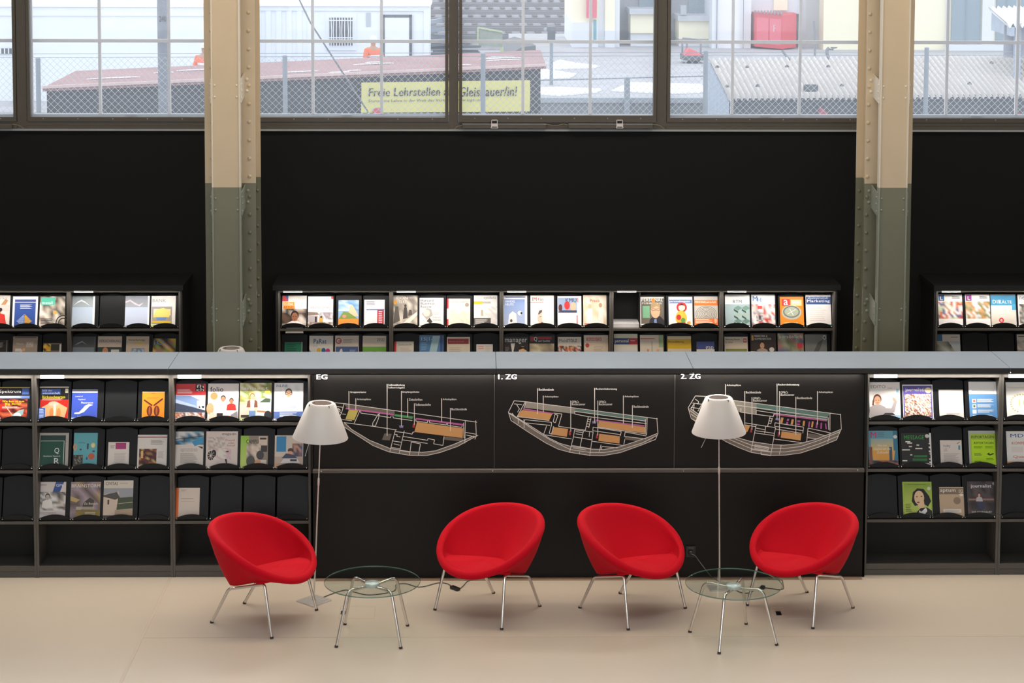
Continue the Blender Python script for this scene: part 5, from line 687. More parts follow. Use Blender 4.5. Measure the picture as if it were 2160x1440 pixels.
for (LST, Y0, grp) in ((F_, FY, ('magazines in the top row of the front shelving', 'magazines in the middle row of the front shelving', 'magazines in the bottom row of the front shelving')), (B_, BY, ('magazines in the top row of the wall shelving', 'magazines in the second row of the wall shelving'))):
    for (x0, x1, yt, row, base, ops, label, cat) in LST:
        mag_i += 1; GAIN = 1.0 if row == 0 else (1.35 if LST is F_ else 1.7); th = .004+.003*((mag_i*37) % 5)/4
        p0 = Vector((0, Y0+.029, ROWZ[row]+.008)); pf = p0+n_*th
        A = atplane(x0, yt, pf, n_); B = atplane(x1, yt, pf, n_); wd = B.x-A.x; h = (A.z-pf.z)/math.cos(PT)
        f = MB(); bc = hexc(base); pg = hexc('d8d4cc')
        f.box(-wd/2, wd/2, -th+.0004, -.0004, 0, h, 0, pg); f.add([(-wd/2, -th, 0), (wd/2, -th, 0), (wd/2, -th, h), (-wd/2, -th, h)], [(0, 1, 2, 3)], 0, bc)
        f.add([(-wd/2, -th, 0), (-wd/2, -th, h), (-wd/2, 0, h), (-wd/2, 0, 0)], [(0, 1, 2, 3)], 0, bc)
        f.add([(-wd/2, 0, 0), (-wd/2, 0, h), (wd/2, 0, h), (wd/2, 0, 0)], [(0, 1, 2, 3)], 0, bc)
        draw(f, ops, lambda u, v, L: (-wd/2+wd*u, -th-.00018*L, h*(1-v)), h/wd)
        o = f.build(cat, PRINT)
        o.location = ((A.x+B.x)/2, p0.y, p0.z); o.rotation_euler = (-PT, 0, 0)
        tag(o, label, cat, grp[row])
GAIN = 1.0
# ================================================================== red armchairs
def make_chair():
    t = empty('tub_armchair'); NT = 72
    U0, AU, AV, E_, RR = .0036, .3505, .3672, .098, .0325
    def rimc(th):
        u = U0+AU*math.cos(th); v = AV*math.sin(th)*(1+E_*math.cos(th)); return Vector((u, v, .568-.454*u-.44*u*u))
    def crease(th):
        t_ = abs((th+PI) % (2*PI)-PI); sg = 1 if (th % (2*PI)) < PI else -1; tm = min(t_, PI/3); C_ = rimc(tm)
        g0 = max(0, min(1, (C_.z-.352-.13*(C_.x+.1)+RR)/.20)); g0 = g0*g0*(3-2*g0); d = .004+.066*g0
        u, v = C_.x-math.cos(tm)*d, C_.y-math.sin(tm)*d
        if t_ > PI/3: V0, W0 = v, u; v = V0*(1-(t_-PI/3)/(2*PI/3)); u = -.10+(W0+.10)*max(0, v/V0)**1.5
        return Vector((u, v*sg, .352+.13*(u+.1)))
    def base(th):
        c, s_ = math.cos(th), math.sin(th); u = .02+.205*math.copysign(abs(c)**.72, c); return Vector((u, .248*math.copysign(abs(s_)**.72, s_), min(.322+.287*u, .352)))
    rings = [[] for _ in range(24)]
    for j in range(NT):
        th = 2*PI*j/NT; C_ = rimc(th); N = Vector((math.cos(th), math.sin(th), 0)); Z = Vector((0, 0, 1)); B = base(th); K = crease(th)
        P = [Vector((.03, 0, B.z)), Vector((.03+(B.x-.03)*.92, B.y*.92, B.z-.001)), B+Vector((0, 0, .006))]
        o = C_+N*RR*math.cos(math.radians(-35))+Z*RR*math.sin(math.radians(-35))
        for q in (.2, .4, .6, .8): P.append(B.lerp(o, q)+N*.014*math.sin(PI*q))
        K.z = min(K.z, C_.z+RR-.002); g_ = max(0, min(1, (C_.z+RR-K.z)/.20)); g_ = g_*g_*(3-2*g_); ae = 92+66*g_
        for a in [-35+(ae+35)*k/8 for k in range(9)]: P.append(C_+N*RR*math.cos(math.radians(a))*1.05+Z*RR*math.sin(math.radians(a)))
        i = P[-1]
        for q in (.2, .4, .6, .8): P.append(i.lerp(K, q)+N*.016*math.sin(PI*q)*g_)
        P.append(K); P.append(K+Vector((0, 0, -.02))-N*.02)
        for r_, p in enumerate(P): rings[r_].append(p)
    rings = [r_ for r_ in rings if r_]; f = MB(); vs = [p for r_ in rings for p in r_]
    fs = [(i*NT+j, i*NT+(j+1) % NT, (i+1)*NT+(j+1) % NT, (i+1)*NT+j) for i in range(len(rings)-1) for j in range(NT)]
    f.add(vs, fs, 0, None, True); sh = f.build('shell', M['red'], t)
    f = MB(); vs = []; NR = 9
    prof = [(0, .013), (.25, .0125), (.5, .011), (.7, .009), (.85, .006), (.94, .002), (1.0, -.006), (1.01, -.016), (.97, -.03)]
    for (q, dz) in prof:
        for j in range(NT):
            K = crease(2*PI*j/NT); K.z = min(K.z, rimc(2*PI*j/NT).z+RR-.002); c = Vector((.095, 0, .3775)); p = c.lerp(K, q); g_ = max(0, min(1, (rimc(2*PI*j/NT).z+RR-K.z)/.13)); p.z += (dz if dz > 0 else dz*(.25+.75*g_))+.004*g_; vs.append(p)
    fs = [(i*NT+j, (i+1)*NT+j, (i+1)*NT+(j+1) % NT, i*NT+(j+1) % NT) for i in range(len(prof)-1) for j in range(NT)]
    f.add(vs, fs, 0, None, True); f.build('seat_cushion', M['red'], t)
    for s_ in (-1, 1):
        Ff, Fb, Rf, Rb = (.278, s_*.316, 0), (.196, s_*.275, .365), (-.278, s_*.2207, 0), (-.121, s_*.237, .274)
        a, b, c, d = map(Vector, (Ff, Fb, Rb, Rf)); q = (c-b).normalized(); r = .0105
        k1 = b+q*.05; k2 = c-q*.05
        f = MB(); f.tube(bend([a, b, k1], .04, 6), r, 12); l1 = f.build('leg', M['chrome'], t)
        f = MB(); f.tube([k1, k2], r, 12); f.build('side_rail', M['chrome'], t)
        f = MB(); f.tube(bend([k2, c, d], .04, 6), r, 12); l2 = f.build('leg', M['chrome'], t)
        for l_, p, e in ((l1, a, b), (l2, d, c)):
            f = MB(); g_ = (e-p).normalized(); f.tube([p, p+g_*.014], .0125, 12); f.build('foot_cap', M['cap'], l_)
    f = MB(); f.tube([(.12, -.262, .346), (.12, .262, .346)], .009, 10); f.build('cross_rail', M['chrome'], t)
    return t
ch0 = make_chair()
CH = [(-1.521, 14.288, -.4401, 'red wool tub armchair facing right beside the left floor lamp, leftmost of the four'),
      (.144, 14.460, -2.2760, 'red wool tub armchair facing left, between the left glass table and the other central armchair'),
      (1.133, 14.448, -.7962, 'red wool tub armchair facing right, standing just left of the right floor lamp'),
      (2.4276, 14.4646, -2.4494, 'red wool tub armchair facing left beside the right glass table, rightmost of the four')]
for i, (x, y, a, lb) in enumerate(CH):
    o = ch0 if i == 0 else copy_tree(ch0); o.location = (x, y, 0); o.rotation_euler = (0, 0, a); tag(o, lb, 'armchair', 'red tub armchairs')

# ---- glass tables
def make_table():
    t = empty('glass_side_table'); f = MB(); R0 = .337; z = .3985
    f.lathe([(0, z), (R0-.002, z)], 64, smooth=False); f.lathe([(R0-.002, z-.008), (0, z-.008)], 64, smooth=False)
    f.lathe([(R0-.002, z), (R0, z-.002), (R0, z-.006), (R0-.002, z-.008)], 64, mi=1); f.build('glass_top', [M['tglass'], M['gedge']], t)
    for sx, sy in ((-1, -1), (1, -1), (1, 1), (-1, 1)):
        f = MB(); a = Vector((sx*.2247, sy*.2247, 0)); k = Vector((sx*.150, sy*.150, .380)); c = Vector((sx*.030, sy*.030, .366))
        f.tube(bend([a, k, c], .05, 7), .0105, 12); l = f.build('leg', M['chrome'], t)
        f = MB(); g_ = (k-a).normalized(); f.tube([a, a+g_*.014], .0125, 12); f.build('foot_cap', M['cap'], l)
    f = MB(); f.lathe([(0, .356), (.038, .358), (.050, .366), (.052, .383), (.048, .3895), (0, .3898)], 32); f.build('hub_disc', M['hub'], t)
    return t
tb0 = make_table()
for i, (x, y, a, lb) in enumerate(((-.704, 13.921, -.0706, 'round glass side table on chrome legs beside the leftmost armchair'), (1.8219, 13.852, .358, 'round glass side table on chrome legs in front of the right floor lamp'))):
    o = tb0 if i == 0 else copy_tree(tb0); o.location = (x, y, 0); o.rotation_euler = (0, 0, a); tag(o, lb, 'table', 'round glass side tables')

# ---- floor lamps
def lamp(bx, by, top, zb, zt, brot, lb, zj, rod):
    t = empty('floor_lamp', (bx, by, 0)); tag(t, lb, 'floor lamp', 'white shaded floor lamps')
    dx, dy = top[0]-bx, top[1]-by; P = lambda z: Vector((dx*z/zt, dy*z/zt, z))
    f = MB(); f.box(-.092, .092, -.092, .092, 0, .010); bo = f.build('base_plate', M['steel'], t, .001); bo.rotation_euler = (0, 0, brot)
    f = MB(); f.lathe([(.0, .0105), (.016, .0105), (.012, .022), (.0075, .03)], 16); f.build('base_collar', M['steel'], t)
    f = MB(); f.tube([P(.01), P(zj)], .0058, 12); f.build('lower_pole', M['steel'], t)
    f = MB(); f.tube([P(zj-.03), P(zj-.02), P(zj+.02), P(zj+.03)], [.0066, .0085, .0085, .006], 12); f.build('pole_joint', M['steel'], t)
    f = MB(); f.tube([P(zj), P(zt-.03)], .0046, 12); f.build('upper_pole', M['steel'], t)
    T = P(zt); H = zt-zb; ro = Vector((dx, dy, zt)).normalized(); q = Vector((0, 0, 1)).rotation_difference(ro).to_matrix().to_4x4()
    pr = [(.202, 0), (.2035, .004), (.1055+.004, H-.022), (.102, H-.008), (.094, H-.001), (.074, H), (.072, H-.004), (.074, H-.006), (.092, H-.006), (.1005, H-.014), (.1065, H-.024), (.200, .004), (.202, 0)]
    f = MB(); f.lathe(pr, 56, M4=q, c=P(zb)); f.build('lampshade', M['shade'], t)
    f = MB(); c0 = P(zt-.02)
    for k in range(3):
        a = k*2*PI/3+.4; f.tube([c0, c0+Vector((.098*math.cos(a), .098*math.sin(a), 0))], .002, 6)
    f.lathe([(.0, -.02), (.018, -.018), (.018, .01), (0, .012)], 16, c=c0-Vector((0, 0, .01))); f.build('shade_spider', M['steel'], t)
    f = MB(); a, b = rod; f.tube([c0-Vector((0, 0, .02)), a, b], .002, 6); f.build('switch_rod', M['steel'], t)
    for k in range(4):
        a = k*PI/2+.62; v = q @ Vector((.1045*math.cos(a), .1045*math.sin(a), H-.012)); f = MB(); f.box(-.001, .001, -.003, .006, -.010, .012); o = f.build('shade_clip', M['cap'], t); o.location = P(zb)+v; o.rotation_euler = (0, 0, a+PI/2)
LP = []
for (bp, tp, zt, zb, jp, r1, r2, brot, lb) in (((662, 1268), (678.5, 850, 14.66), 1.487, 1.228, 1016, (650, 940), (643.5, 962), PI/4+.05, 'white shaded floor lamp between the leftmost armchair and the left glass table'),
                                       ((1518, 1238), (1516, 838, 14.94), 1.455, 1.187, 992, (1487, 928), (1479, 944), .12, 'white shaded floor lamp behind the right glass table')):
    b = atz(*bp, 0); tx = aty(tp[0], tp[1], b.y).x; jz = aty(bp[0], jp, b.y).z
    A, B = aty(*r1, b.y-.12), aty(*r2, b.y-.14); o = Vector((b.x, b.y, 0))
    lamp(b.x, b.y, (tx, b.y+.0), zb, zt, brot, lb, jz, (A-o, B-o)); LP.append(b)
c = aty(485, 735, 16.78); ztl = aty(485, 728, 16.88).z
lamp(c.x, 16.78, (c.x+.01, 16.78), ztl-.258, ztl, .3, 'white shaded floor lamp behind the counter, only its top showing by the left column', .8, (Vector((-.1, -.1, ztl-.28)), Vector((-.12, -.12, ztl-.34))))

# ---- cords, switches, sockets
def cord(px, lb, sw=None, pre=(), post=()):
    P = list(pre)+[atz(x, y, .004) for x, y in px]+list(post); f = MB(); f.tube(bend(P, .09, 4), .0036, 7)
    t = f.build('power_cord', M['cord']); tag(t, lb, 'cord', 'lamp cords on the floor')
    if sw:
        a, b = atz(*sw[0], .012), atz(*sw[1], .012); f = MB(); d = b-a; f.bar(a, b, .034, .022); f.build('foot_switch', M['blackp'], t, .004)
Z1 = lambda L: [(560+x/4, 1200+y/4) for x, y in L]
b1 = LP[0]; e = atz(1030, 1219, .004)
cord(Z1([(440, 255), (580, 200), (680, 170), (740, 190), (860, 222), (1000, 205), (1085, 188), (1105, 160), (1092, 128), (1180, 118), (1285, 153), (1350, 145), (1460, 112), (1540, 120), (1570, 145), (1630, 176), (1680, 130), (1705, 95), (1800, 84)]), 'thin grey lamp cord winding under the left glass table to a black switch', (Z1([(1568, 148)])[0], Z1([(1630, 172)])[0]))
Z2 = lambda L: [(1420+x/4, 1040+y/4) for x, y in L]
so = aty(1457, 1164, 15.158)
f = MB(); f.box(so.x-.036, so.x+.036, 15.148, 15.1595, so.z-.036, so.z+.05); f.box(so.x-.02, so.x+.02, 15.143, 15.148, so.z+.032, so.z+.042, 1); f.lathe([(0, -.028), (.02, -.026), (.021, 0)], 20, M4=Matrix.Rotation(-PI/2, 4, 'X'), c=(so.x, 15.148, so.z-.004))
pl = f.build('wall_socket', [M['blackp'], M['cord']]); tag(pl, 'black socket with a plug on the counter front between the two right armchairs', 'socket')
pre = [Vector((so.x, 15.125, so.z-.004)), Vector((so.x+.03, 15.10, so.z-.01)), aty(1470.5, 1177, 15.10), aty(1479, 1189, 15.09), aty(1490, 1203, 15.05)]
cord([(1501, 1217), (1514, 1224), (1522, 1232)], 'grey cord running from the wall socket down to the right floor lamp', None, pre)
cord(Z2([(505, 795), (545, 828), (600, 845), (655, 838), (700, 800), (760, 793), (905, 815), (932, 803), (922, 732), (880, 728), (800, 722)]), 'grey cord loop lying behind the right glass table', (Z2([(738, 790)])[0], Z2([(772, 795)])[0]))
def fbox(q, hole, lb):
    P = [atz(*p, 0) for p in q]; c = sum(P, Vector())/4; t = empty('floor_box', c); tag(t, lb, 'floor box')
    f = MB(); 
    for i in range(4): a, b = P[i]-c, P[(i+1) % 4]-c; f.bar(a, b, .003, .002)
    f.build('cover_seam', M['joint'], t); H = [atz(*p, .0012)-c for p in hole]; f = MB(); f.prism(H, (0, 0, .001)); f.build('cable_outlet', M['blackp'], t)
fbox([(719, 1279), (791.5, 1279), (789.5, 1304), (714.5, 1304)], [(718, 1295), (730, 1295), (731, 1288), (719.5, 1288)], 'square floor box with a dark outlet under the left glass table')
fbox([(1622, 1280), (1702.5, 1280), (1714, 1304), (1630, 1304)], [(1638, 1297), (1649, 1297), (1646.5, 1289), (1635.5, 1289)], 'square floor box with a black outlet in the shadow of the rightmost armchair')
# ================================================================== outside: the rail yard
X_ = {}
def xm(k, c, r=.8, **kw):
    if k not in X_: X_[k] = mat(k, c, r, **kw)
    return X_[k]
GZ = -.7
YD = xm('yard_gravel', 'a9a9ac', .9, noise=.25, nscale=1.5); SN = xm('snow', 'eef1f5', .8, noise=.03)
f = MB(); f.box(-60, 60, WY+.35, 63, GZ-.3, GZ); o = f.build('ground', YD); struct(o)
f = MB(); f.box(-60, 90, 63, 190, GZ-.3, GZ+.01); o = f.build('ground_far', xm('far_gravel', 'a0a0a4', .9, noise=.2, nscale=.8)); struct(o)
def gz_poly(pts, z, nm, m, lb, cat, h=.05):
    P = [atz(x, y, z) for x, y in pts]; f = MB(); f.prism(P[::-1], (0, 0, h)); return tag(f.build(nm, m), lb, cat)
# raised yard behind the concrete wall
cw0, cw1 = aty(1112, 206, 50.), aty(1505, 201, 50.); RZ = cw0.z-.12
f = MB(); f.box(cw0.x, 40, 50.3, 77.5, GZ, RZ); struct(f.build('ground_raised', YD))
t = empty('concrete_wall', (cw0.x, 50, GZ)); tag(t, 'low grey concrete wall at the edge of the yard right of the yellow banner', 'wall')
f = MB(); f.box(0, 12, 0, .3, 0, cw0.z-GZ-.12); f.build('wall_body', xm('old_concrete', '7d8387', .9, noise=.2, nscale=3), t)
f = MB(); f.box(0, 12, -.06, .34, cw0.z-GZ-.12, cw0.z-GZ); f.build('coping', xm('coping', '9aa1a6', .8, noise=.1), t)
for lb, pts in (('snow patch beside the concrete wall coping', [(1116, 199), (1116, 188), (1180, 186), (1270, 190), (1260, 196), (1180, 203)]), ('snow patch behind the shed corner', [(1116, 170), (1115, 152), (1150, 148), (1180, 152), (1215, 158), (1200, 166), (1150, 167)]),
                ('long thin snow patch right of the signal post', [(1165, 148), (1160, 138), (1180, 128), (1210, 134), (1265, 141), (1255, 144), (1190, 146)]), ('snow strip below the wire fence rail', [(1290, 193), (1330, 176), (1480, 180), (1495, 196), (1420, 199)])):
    gz_poly(pts, RZ+.005, 'snow_patch', SN, lb, 'snow', .04)
# ---- containers
CB = xm('container_white', 'dfe6ee', .6, noise=.05, nscale=2); CS = xm('notice_plate_grey', 'aab3bd', .6)  # CS is the plain grey of the notice plate
def corrug(f, x0, x1, y, z0, z1, pitch, dep, mi=0):
    n = max(2, int((x1-x0)/pitch)); p = (x1-x0)/n
    for i in range(n): f.box(x0+p*i+p*.5, x0+p*(i+1), y-dep, y, z0, z1, mi)
YC = 60.
a, b = aty(440, 12, YC), aty(905, 12, YC); zt = a.z
t = empty('shipping_container', (a.x, YC, GZ)); tag(t, 'white office container with a barred window and a door', 'container'); L = b.x-a.x; Hc = zt-GZ
f = MB(); f.box(0, L, 0, 2.4, .1, Hc); f.box(0, L, -.05, 0, Hc-.14, Hc); f.box(0, L, -.05, 0, .05, .2); f.box(L-.15, L, -.05, 0, .2, Hc-.14); corrug(f, 0, 3.05*1, 0, .2, Hc-.14, .28, .035); f.build('container_body', CB, t)
f = MB(); f.box(-.05, L+.05, -.12, 2.45, Hc, Hc+.07); f.build('roof_snow', SN, t)
def rel(px, py, y, o): p = aty(px, py, y); return p.x-o.x, p.z-o.z
x0, z1 = rel(693, 34, YC, t.location); x1, z0 = rel(746, 97, YC, t.location)
f = MB(); f.box(x0-.08, x1+.08, -.06, 0, z0-.12, z1+.08); w_ = f.build('window_frame', CB, t)
f = MB(); f.box(x0+.03, x1-.03, -.075, -.061, z0+.02, z1-.04); f.build('pane', xm('dark_pane', '4d5459', .3), w_)
f = MB()
for k in range(10): q = x0+(x1-x0)*k/9; f.tube([(q, -.15, z0), (q+.02*math.sin(k*2), -.15, (z0+z1)/2), (q, -.15, z1)], .014, 5)
for zz in (z0+.25, z1-.12): f.tube([(x0, -.15, zz), (x1, -.15, zz)], .014, 5)
f.build('window_bars', CB, w_)
x0, z1 = rel(806, 31, YC, t.location); x1, _ = rel(869, 31, YC, t.location)
f = MB(); f.box(x0, x0+.08, -.07, 0, .2, z1); f.box(x1-.08, x1, -.07, 0, .2, z1); f.box(x0, x1, -.07, 0, z1-.08, z1); d = f.build('door_frame', xm('dark_gasket', '454c54', .6), t)
f = MB(); f.box(x0+.08, x1-.08, -.06, 0, .2, z1-.08); 
for zz in (.55, .95, 1.35): f.box(x0+.15, x1-.15, -.08, -.06, zz, zz+.12)
f.box(x1-.16, x1-.02, -.10, -.06, 1.28, 1.36); f.build('door', CB, t)
x0, z1 = rel(772, 27, YC, t.location); x1, z0 = rel(782, 56, YC, t.location); f = MB(); f.box(x0, x1, -.02, -.002, z0, z1); f.build('notice_plate', CS, t)
a, b = aty(-260, 30, 57.), aty(433, 22, 57.)
t = empty('shipping_container', (a.x, 57, GZ)); tag(t, 'long smooth white container behind the pole at the left', 'container'); L = b.x-a.x+.2; Hc = a.z-GZ
f = MB(); f.box(0, L, 0, 2.4, .1, Hc); f.build('container_body', CB, t)
f = MB(); f.box(0, L, -.04, .0, Hc-.03, Hc+.22); f.box(0, L, 0, 2.3, Hc, Hc+.20); f.build('roof_fascia', CB, t)
f = MB(); f.box(-.1, L+.05, -.09, 2.4, Hc+.22, Hc+.34); f.build('roof_snow', SN, t)
x0, z1 = rel(2, 102, 57., t.location); x1, z0 = rel(27, 113, 57., t.location); f = MB(); f.box(x0-.5, x1, -.05, 0, z0, z1); w_ = f.build('window', xm('dark_pane', '4d5459', .3), t); f = MB()
for k in range(8): q = x0-.45+k*.11; f.box(q, q+.03, -.07, -.05, z0, z1)
f.build('window_bars', CB, w_)
# ---- shed with the banner
e0 = aty(90, 193, 37.); ez = e0.z; e1 = atz(1152, 145, ez); r0 = atz(160, 157, ez+.12); r1 = atz(1140, 112, ez+.12)
t = empty('long_shed', (e0.x, e0.y, GZ)); tag(t, 'long low dark shed with a brown-red felt roof behind the fence', 'shed'); O = t.location
f = MB(); top = [e0, e1, r1, r0]; f.prism([p-O for p in top], (0, 0, .07)); f.build('roof', xm('red_brown_felt', '9b7876', .85, noise=.3, nscale=1.2), t)
f = MB(); f.bar(e0-O+Vector((0, -.01, .08)), e1-O+Vector((0, -.01, .08)), .06, .05); f.build('roof_edge', xm('pale_brick_edge', 'cdb4ae', .8, noise=.2, nscale=4), t)
def inset(p, q, k): return p.lerp(q, k)
wa, wb, wc, wd_ = [Vector((p.x, p.y, 0)) for p in (e0.lerp(e1, .004)+Vector((0, .15, 0)), e1.lerp(e0, .012)+Vector((0, .15, 0)), r1, r0)]
f = MB(); f.prism([wa-Vector((O.x, O.y, 0)), wb-Vector((O.x, O.y, 0)), wc-Vector((O.x, O.y, 0)), wd_-Vector((O.x, O.y, 0))], (0, 0, ez-GZ)); f.build('wall_boards', xm('dark_tarred_boards', '2e3136', .8, noise=.35, nscale=2.5), t)
rnd = random.Random(5)
for k in range(14):
    q = rnd.uniform(.03, .9); p = e0.lerp(e1, q); r_ = r0.lerp(r1, q); s0 = rnd.uniform(.1, .7); c = p.lerp(r_, s0)+Vector((0, 0, .074)); ln = rnd.uniform(.3, 1.1); dr = (e1-e0).normalized()
    f = MB(); f.prism([c-O, c+dr*ln-O, c+dr*ln*.8+Vector((0, .09, 0))-O, c+dr*ln*.2+Vector((0, .07, 0))-O], (0, 0, .015)); f.build('snow_streak', SN, t)
# banner
sd = (e1-e0); sd.z = 0; sdn = sd.normalized(); nn = Vector((sdn.y, -sdn.x, 0)); 
bp0 = Vector((e0.x, e0.y, 0))+nn*.05
def onb(px, py): return atplane(px, py, bp0, nn)
A, B, C_, D = onb(762, 174), onb(1118, 169), onb(1118, 235), onb(762, 238)
t = empty('banner', (A.x, A.y, A.z)); tag(t, 'pale yellow banner with black slanted German lettering on the shed wall', 'banner')
f = MB(); NX, NY = 24, 5; vs = []
for j in range(NY+1):
    for i in range(NX+1):
        p = A.lerp(B, i/NX).lerp(D.lerp(C_, i/NX), j/NY)+nn*(.008*math.sin(i*1.3+j)); vs.append(p-A)
f.add(vs, [(j*(NX+1)+i, (j+1)*(NX+1)+i, (j+1)*(NX+1)+i+1, j*(NX+1)+i+1) for j in range(NY) for i in range(NX)], 0, None, True); f.build('banner_cloth', xm('yellow_tarpaulin', 'cec877', .7, noise=.06, nscale=2), t)
f = MB()
def bfn(u, v, L): 
    p = A.lerp(B, u+.035*(.5-v)*.5).lerp(D.lerp(C_, u+.035*(.5-v)*.5), v)+nn*(.02); return p-A
draw(f, [('t', .039, .19, .534, .46, 'Freie Lehrstellen als', '22262a', 1), ('t', .562, .19, .913, .50, 'Gleisbauer/in!', '22262a', 1), ('t', .04, .56, .71, .68, 'Starte eine Lehre in der Welt des Verkehrs: www.login.org', '4a4e50'), ('e', .1, .95, .03, .12, 'c05060')], bfn, .2); f.build('banner_lettering', PRINT, t)
# ---- pole 240 and its stay wire
a, b = aty(335, 235, 36.), aty(360, 235, 36.); r = (b.x-a.x)/2
t = empty('timber_pole', ((a.x+b.x)/2-.01, 36, GZ)); tag(t, 'weathered grey timber pole numbered 240', 'pole')
f = MB(); f.tube([(0, 0, 0), (0, 0, 3), (-.03, 0, 9)], [r, r*.98, r*.85], 20); f.build('pole_shaft', xm('weathered_timber', '777d86', .9, noise=.35, nscale=5), t)
f = MB(); p = aty(335, 34, 36.-r); q = aty(351, 46, 36.-r); O = t.location
draw(f, [('t', 0, 0, 1, 1, '240', '3c424a', 1)], lambda u, v, L: (p.x-O.x+(q.x-p.x)*u, -r-.004, p.z-O.z+(q.z-p.z)*v)); f.build('pole_number', PRINT, t)
a, b, c = aty(622, -20, 35.6), aty(655, 48, 35.6), aty(775, 234, 35.6); f = MB(); g_ = c+(c-b)*.9; f.tube([a, b, c, Vector((g_.x, 35.6, GZ))], .016, 6); tag(f.build('stay_wire', xm('steel_rope', '6d7176', .6)), 'slanting steel stay wire crossing the second window', 'wire')
# ---- chain link fence
fp = [(-365, 125), (80, 123), (601, 118), (1019, 113), (1489, 108), (1955, 101), (2400, 97)]
t = empty('chain_link_fence', (0, 35, GZ)); tag(t, 'chain link fence with tall grey posts outside the windows', 'fence'); FM = xm('galvanised_steel', '858e96', .5, noise=.15, nscale=6); O = t.location
PP = []
for k, (px, py) in enumerate(fp):
    p = aty(px, py, 34.8+.22*k); PP.append(p); f = MB(); q = p-O; f.tube([(q.x, q.y, 0), (q.x, q.y, q.z)], .042, 12); f.dome((q.x, q.y, q.z-.005), .045, (0, 0, 1), .02, 12); f.build('fence_post', FM, t)
zt = sum(p.z for p in PP)/len(PP)-.06; A0 = Vector((PP[0].x, PP[0].y+.06, 0)); A1 = Vector((PP[-1].x, PP[-1].y+.06, 0)); dd = (A1-A0); LN = dd.length; dn = dd/LN; Hf = zt-.0
f = MB(); dia = .115; zb_ = .6; n = int(LN/dia)
for i in range(-int((Hf-zb_)/dia), n):
    for s_ in (-1, 1):
        x0 = i*dia if s_ > 0 else (i+int((Hf-zb_)/dia)+1)*dia; x1 = x0+s_*(Hf-zb_)
        a = A0+dn*x0+Vector((0, .003*s_, zb_-O.z)); b = A0+dn*x1+Vector((0, .003*s_, Hf-O.z)); a -= Vector((O.x, O.y, 0)); b -= Vector((O.x, O.y, 0))
        f.bar(a, b, .0055, .0055)
f.build('wire_mesh', xm('pale_wire', 'b4babf', .5), t)
f = MB()
for zz in (Hf+.0, Hf+.06, Hf-1.2): f.bar(A0-Vector((O.x, O.y, O.z-zz)), A1-Vector((O.x, O.y, O.z-zz)), .009, .009)
f.build('tension_wire', FM, t)
# lower wire rail in the yard
t = empty('yard_railing', (0, 49.8, RZ)); tag(t, 'low wire railing with one grey post above the concrete wall', 'railing'); O = t.location
a, b = aty(1116, 170, 49.8), aty(1502, 160, 49.8); f = MB(); f.bar(a-O, b-O, .03, .03); f.build('top_wire', FM, t)
p = aty(1323, 163, 49.8); q = aty(1323, 206, 49.8); f = MB(); f.box(p.x-O.x-.07, p.x-O.x+.07, -.05, .05, GZ-RZ, p.z-O.z); f.build('railing_post', FM, t)
# ---- dark lean-to at the shed's right end, timber piles
a = aty(1116, 145, 42.); f = MB(); b = aty(1060, 92, 46.); 
gz_poly([(1062, 140), (1062, 100), (1085, 92), (1112, 100), (1130, 112), (1100, 116)], RZ, 'dirt_heap', xm('dark_soil', '6b6d70', .9, noise=.3), 'dark heap behind the right end of the shed roof', 'heap', .25)
def pile(px0, px1, py0, py1, y, n, lb, col, seed):
    a, b = aty(px0, py1, y), aty(px1, py0, y); t = empty('timber_pile', (a.x, y, a.z)); tag(t, lb, 'timber pile'); rnd = random.Random(seed); n = int(n*(b.z-GZ)/(b.z-a.z))+1; t.location.z = GZ+.02; H = b.z-GZ-.1; m_ = xm(col+'_wood', col, .9, noise=.3, nscale=4)
    for k in range(n): 
        z = H*k/n; f = MB(); f.bar((rnd.uniform(-.2, .2), rnd.uniform(-.1, .3), z+.15), (b.x-a.x+rnd.uniform(-.3, .2), rnd.uniform(-.1, .3), z+.15+rnd.uniform(-.04, .1)), .3, H/n*.8); f.build('beam', m_, t)
    return t
pile(908, 1000, 88, 122, 63.6, 5, 'low pile of dark sleepers beside the office container', '5f6770', 3)
pile(908, 938, 42, 84, 65, 4, 'grey stacked beams at the right corner of the office container', '87919b', 8)
p, q = aty(1008, 100, 62), aty(1060, 58, 62); t = empty('yard_placard', (p.x, 62, p.z)); tag(t, 'tilted green-edged grey board standing in the yard', 'board')
f = MB(); w_, h_ = q.x-p.x, q.z-p.z; f.prism([(0, 0, .1*h_), (w_, 0, 0), (w_, 0, .78*h_), (0, 0, h_)], (0, .08, 0)); f.build('board_face', xm('board_grey', '8a9488', .7, noise=.3, nscale=6), t)
f = MB(); f.bar((0, -.02, h_), (w_, -.02, .78*h_), .06, .05); f.bar((0, -.02, .1*h_), (0, -.02, h_), .05, .05); f.bar((w_*.97, 0, 0), (w_*.97, 0, p.z*-1+GZ), .1, .1); f.build('board_frame', xm('lichen_green', 'a9b48c', .7), t)
